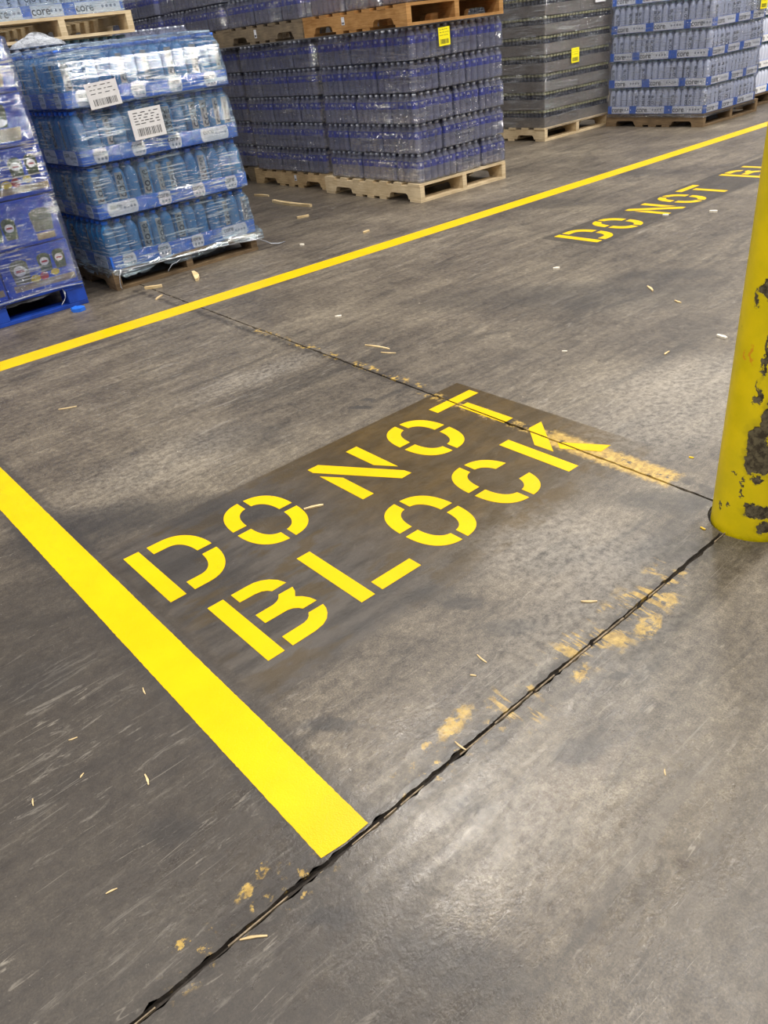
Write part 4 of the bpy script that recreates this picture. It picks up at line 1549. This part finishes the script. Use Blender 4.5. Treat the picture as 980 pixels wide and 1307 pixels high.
zs = [(1.45, .006)]
for k in range(2):
    b = 1.468 + k * .243
    zs += [(b, .008), (b + .08, .008), (b + .14, .004), (b + .2, -.004)]
zs += [(1.955, .0)]
wrap('stretch_wrap', 'crinkled clear wrap around the trays on the raised top-left pallet', GX + .006, GX + .014 + 14 * .0695, GY - .004, GY + 1.0, zs, MAT['wrap'], seed=33)

# bunched film: the knot on top of the blue stack and the torn tails at its foot
def crumple(name, label, cx, cy, z, rx, ry, h, seed):
    bm = bmesh.new()
    rows = []
    for i in range(9):
        f = i / 8
        row = []
        for k in range(28):
            a = 2 * PI * k / 28
            q = 1 + .35 * mn.noise(Vector((math.cos(a) * 2, math.sin(a) * 2, seed + f * 2)))
            row.append(bm.verts.new((cx + rx * (1 - f) * q * math.cos(a), cy + ry * (1 - f) * q * math.sin(a),
                                     z + h * math.sin(f * PI / 2) * (1 + .5 * mn.noise(Vector((math.cos(a) * 3, math.sin(a) * 3, seed)))) * (1 if i else 0))))
        rows.append(row)
    for a, b in zip(rows, rows[1:]):
        for k in range(28):
            bm.faces.new((a[k], a[(k + 1) % 28], b[(k + 1) % 28], b[k]))
    for f in bm.faces:
        f.smooth = True
    me = bpy.data.meshes.new(name)
    bm.to_mesh(me)
    bm.free()
    me.materials.append(MAT['wrap_white'])
    return tag(link(name, me), label, 'plastic wrap')


crumple('bunched_wrap', 'crumpled knot of wrap on top of the blue bottle stack', 1.93, 5.30, 1.30, .16, .12, .06, 2)


def ribbon(name, label, pts, w, mat, cat='plastic wrap', seed=0):
    bm = bmesh.new()
    r = random.Random(seed)
    prev = None
    n = len(pts)
    for i, p in enumerate(pts):
        p = Vector(p)
        q = Vector(pts[min(i + 1, n - 1)]) - Vector(pts[max(i - 1, 0)])
        s = q.cross(Vector((r.uniform(-.4, .4), r.uniform(-.4, .4), 1))).normalized()
        ww = w * (1 - .6 * i / n) * r.uniform(.6, 1.3)
        ring = []
        for k in range(6):
            a = 2 * PI * k / 6
            up = s.cross(q).normalized()
            ring.append(bm.verts.new(p + s * (ww * math.cos(a)) + up * (ww * .45 * math.sin(a))))
        if prev:
            for k in range(6):
                bm.faces.new((prev[k], prev[(k + 1) % 6], ring[(k + 1) % 6], ring[k]))
        else:
            bm.faces.new(ring[::-1])
        prev = ring
    bm.faces.new(prev)
    return tag(link(name, to_mesh(name, bm, (mat,), True)), label, cat)


ribbon('wrap_tail', 'twisted wrap tail at the right foot of the blue stack', [(2.66, 4.69, .075), (2.72, 4.675, .075), (2.78, 4.665, .07), (2.83, 4.66, .045), (2.87, 4.665, .022), (2.93, 4.66, .008), (2.99, 4.67, .006)], .011, MAT['wrap_white'], seed=1)
ribbon('wrap_tail', 'thin wrap strand hanging from the middle of the blue stack foot', [(2.20, 4.676, .085), (2.17, 4.672, .072), (2.13, 4.668, .068), (2.10, 4.665, .045), (2.09, 4.662, .035)], .006, MAT['wrap_white'], seed=2)
ribbon('wrap_tail', 'torn wrap scrap at the left foot of the blue stack', [(1.80, 4.677, .112), (1.78, 4.672, .085), (1.77, 4.670, .05), (1.768, 4.668, .02), (1.77, 4.66, .006)], .010, MAT['wrap_white'], seed=3)
ribbon('wrap_tail', 'rolled lower edge of wrap along the blue stack foot', [(1.81, 4.690, .110), (1.95, 4.676, .105), (2.08, 4.674, .100), (2.20, 4.675, .098), (2.33, 4.676, .094), (2.48, 4.675, .090), (2.60, 4.676, .082), (2.72, 4.675, .078)], .007, MAT['wrap_white'], seed=4)
ribbon('wrap_tail', 'rolled edge of wrap along the foot of the blue cartons', [(.75, 4.608, .118), (.95, 4.606, .125), (1.12, 4.606, .128), (1.28, 4.606, .131), (1.42, 4.606, .130), (1.53, 4.608, .120)], .011, MAT['wrap_white'], seed=5)
ribbon('wrap_tail', 'short wrap strand hanging over the blue pallet', [(1.405, 4.606, .118), (1.41, 4.602, .10), (1.405, 4.600, .07), (1.385, 4.598, .05), (1.37, 4.596, .035)], .006, MAT['wrap_white'], seed=6)

# ------------------------------------------------------------------ labels stuck on the loads
def sheet(name, label, side, loc, w, h, mat, lines=2, tilt=0.0, cat='label'):
    bm = bmesh.new()
    add_box(bm, -w / 2, w / 2, -h / 2, h / 2, 0, .0008)
    o = tag(link(name, to_mesh(name, bm, (mat,))), label, cat)
    o.matrix_world = Matrix.Translation(loc) @ FACE_ROT[side] @ Matrix.Rotation(tilt, 4, 'Z')
    r = random.Random(int(w * 1e4) + lines)
    bm = bmesh.new()
    x = -w * .36
    while x < w * .36:
        b = r.choice((.008, .014, .022)) * w
        add_box(bm, x, x + b, -h * .40, -h * .14, .0008, .0012)
        x += b + r.choice((.010, .016, .026)) * w
    link('barcode', to_mesh('barcode', bm, (MAT['dark_print'],)), parent=o)
    bm = bmesh.new()
    for i in range(lines):
        y = h * .38 - i * h * .46 / max(1, lines)
        x = -w * .38
        while x < w * .34:
            b = r.uniform(.06, .16) * w
            add_box(bm, x, min(x + b, w * .4), y - h * .014, y + h * .014, .0008, .0012)
            x += b + w * r.uniform(.03, .12)
    link('print_lines', to_mesh('print_lines', bm, (MAT['dark_print'],)), parent=o)
    return o


sheet('pallet_label', 'yellow barcode label on the top layer of front water stack', '-Y', (4.61, AY - .016, 1.075), .115, .115, MAT['tag_yellow'], 3, .03)
sheet('pallet_label', 'yellow barcode label on the brown-tray stack', '-Y', (7.36, CY0 - .018, .725), .125, .13, MAT['tag_yellow'], 3, .02)
sheet('pallet_label', 'yellow barcode label near the top of the right-hand stack', '-Y', (8.74, DY0 - .02, .985), .13, .12, MAT['tag_yellow'], 3, .0)
sheet('pallet_label', 'blank-looking white sheet high on the brown-tray stack', '-Y', (7.75, CY0 - .018, 1.23), .17, .16, MAT['paper'], 0, .0)
sheet('pallet_label', 'white barcode sheet square on the front of blue bottle stack', '-Y', (2.21, PY0 - .018, .86), .205, .155, MAT['paper'], 5, .03)
sheet('pallet_label', 'tilted white barcode sheet on the top tray of blue stack', '-Y', (1.99, PY0 - .020, 1.035), .19, .125, MAT['paper'], 3, .06)
sheet('pallet_tag', 'small white tag on the grey pallet above second stack', '-X', (AX - .002, 6.60, 1.24), .035, .06, MAT['paper'], 1)
sheet('pallet_tag', 'small white tag on the orange pallet above front stack', '-X', (AX - .032, 5.34, 1.245), .035, .05, MAT['paper'], 1)
sheet('pallet_tag', 'small white tag on the pallet under the second stack', '-X', (AX + .058, 6.42, .08), .035, .05, MAT['paper'], 1)

# ------------------------------------------------------------------ litter on the floor
def splinter(label, a, b, w, mat='splinter', name='wood_splinter', cat='splinter', seed=0, h=None):
    r = random.Random(seed)
    a, b = Vector((a[0], a[1])), Vector((b[0], b[1]))
    d = b - a
    L = d.length
    u = d / L
    v = Vector((-u.y, u.x))
    n = 5
    left, right = [], []
    for i in range(n + 1):
        f = i / n
        ww = w * (.35 + .65 * math.sin(PI * min(max(f, .08), .9))) * r.uniform(.75, 1.2)
        bend = L * .04 * math.sin(f * PI) * (1 if seed % 2 else -1)
        left.append(tuple(u * (f - .5) * L + v * (ww / 2 + bend)))
        right.append(tuple(u * (f - .5) * L + v * (-ww / 2 + bend)))
    bm = bmesh.new()
    add_prism(bm, left + right[::-1], 0.0, h or w * .45)
    o = link(name, to_mesh(name, bm, (MAT[mat],)), loc=((a.x + b.x) / 2, (a.y + b.y) / 2, 0.0003))
    return tag(o, label, cat)


litter = [
    ('long tan wood splinter lying before the second water pallet', (3.817, 6.037), (3.825, 5.494), .045),
    ('thin pale splinter behind the long tan one near the pallets', (3.923, 6.503), (3.952, 6.313), .03),
    ('small pale splinter between the long tan one and the yellow line', (3.498, 5.237), (3.59, 5.208), .03),
    ('curved white splinter between the blue stack and the yellow line', (2.215, 4.58), (2.135, 4.39), .035),
    ('pale wood scrap against the left foot of the blue stack', (1.865, 4.553), (1.951, 4.493), .03),
    ('short pale splinter just in front of the blue stack scrap', (1.793, 4.263), (1.86, 4.316), .012),
    ('slim white splinter on bare concrete at the left', (0.794, 3.167), (0.858, 3.13), .007),
    ('upper of the two tan slivers on the middle floor', (2.005, 2.623), (2.035, 2.491), .010),
    ('lower of the two tan slivers on the middle floor', (1.988, 2.495), (2.019, 2.432), .007),
    ('white splinter at lower left beside the wide yellow line', (0.204, 1.154), (0.198, 1.125), .0045),
    ('thin pale sliver left of the wide yellow line, farther from it', (0.127, 1.359), (0.144, 1.353), .003),
    ('tiny pale sliver below the farther sliver at left', (0.106, 1.244), (0.116, 1.25), .003),
    ('tiny pale sliver nearest the left edge of the picture', (0.017, 1.265), (0.012, 1.247), .003),
    ('small pale sliver at the bottom left of the floor', (0.04, 0.969), (0.059, 0.964), .003),
    ('tan wood stick right of the letter L on bare concrete', (1.191, 0.846), (1.216, 0.818), .006),
    ('worn tan splinter touching the O of the word DO', (1.001, 1.709), (1.055, 1.683), .010),
    ('pale splinter lying across the long floor joint', (0.686, 0.768), (0.686, 0.738), .004),
    ('tan sliver below the end of the wide yellow line', (0.166, 0.736), (0.202, 0.710), .004),
    ('upper pale sliver of the pair on the middle slab', (0.894, 0.903), (0.89, 0.871), .004),
    ('lower pale sliver of the pair on the middle slab', (0.838, 0.871), (0.845, 0.86), .004),
    ('lone tiny sliver on the near slab at lower right', (0.905, 0.447), (0.894, 0.438), .0025),
    ('pale sliver on the dark smear right of middle', (3.299, 2.036), (3.25, 1.975), .012),
    ('small sliver just right of the smear, near the pillar', (3.181, 1.818), (3.166, 1.778), .010),
    ('thin sliver standing out between smear and pillar top', (2.606, 1.51), (2.643, 1.513), .008),
    ('short sliver beside the wide yellow line, near its middle', (0.371 - .06, 1.383), (0.366 - .06, 1.36), .003),
    ('whitish sliver by the far line opposite the front stack', (3.406, 4.314), (3.468, 4.329), .022)]
for i, (lab, a, b, w) in enumerate(litter):
    splinter(lab, a, b, w, seed=i)
chips = [
    ('white chip close to the far line below the front stack', (2.99, 4.491), (3.003, 4.464), .02),
    ('white chip left of the second DO NOT BLOCK patch', (3.32, 2.618), (3.347, 2.597), .02),
    ('white chip on bare floor in the middle of the aisle', (2.176, 3.059), (2.201, 3.04), .016),
    ('white chip below the T of the far words', (4.736, 2.533), (4.752, 2.490), .025),
    ('white chip under the N of the far words', (4.56, 2.745), (4.575, 2.713), .02),
    ('small white chip right of the dark smear, midway', (2.417, 1.857), (2.429, 1.839), .009)]
for i, (lab, a, b, w) in enumerate(chips):
    splinter(lab, a, b, w, 'chip', 'paper_chip', 'chip', seed=40 + i)
splinter('torn white feathery scrap on the floor left of the pillar', (2.885, 1.45), (2.873, 1.403), .018, 'chip', 'paper_scrap', 'scrap', seed=51)
splinter('flat blue plastic chip in front of the blue pallet', (1.414, 4.552), (1.445, 4.485), .07, 'blue_chip', 'plastic_chip', 'chip', seed=52, h=.02)
splinter('tiny yellow paint chip up the floor beside the pillar', (1.948, 1.017), (1.952, 1.004), .006, 'yellow', 'paint_chip', 'chip', seed=53)
splinter('tiny yellow paint chip at the foot of the pillar', (1.638, 0.800), (1.635, 0.785), .006, 'yellow', 'paint_chip', 'chip', seed=54)
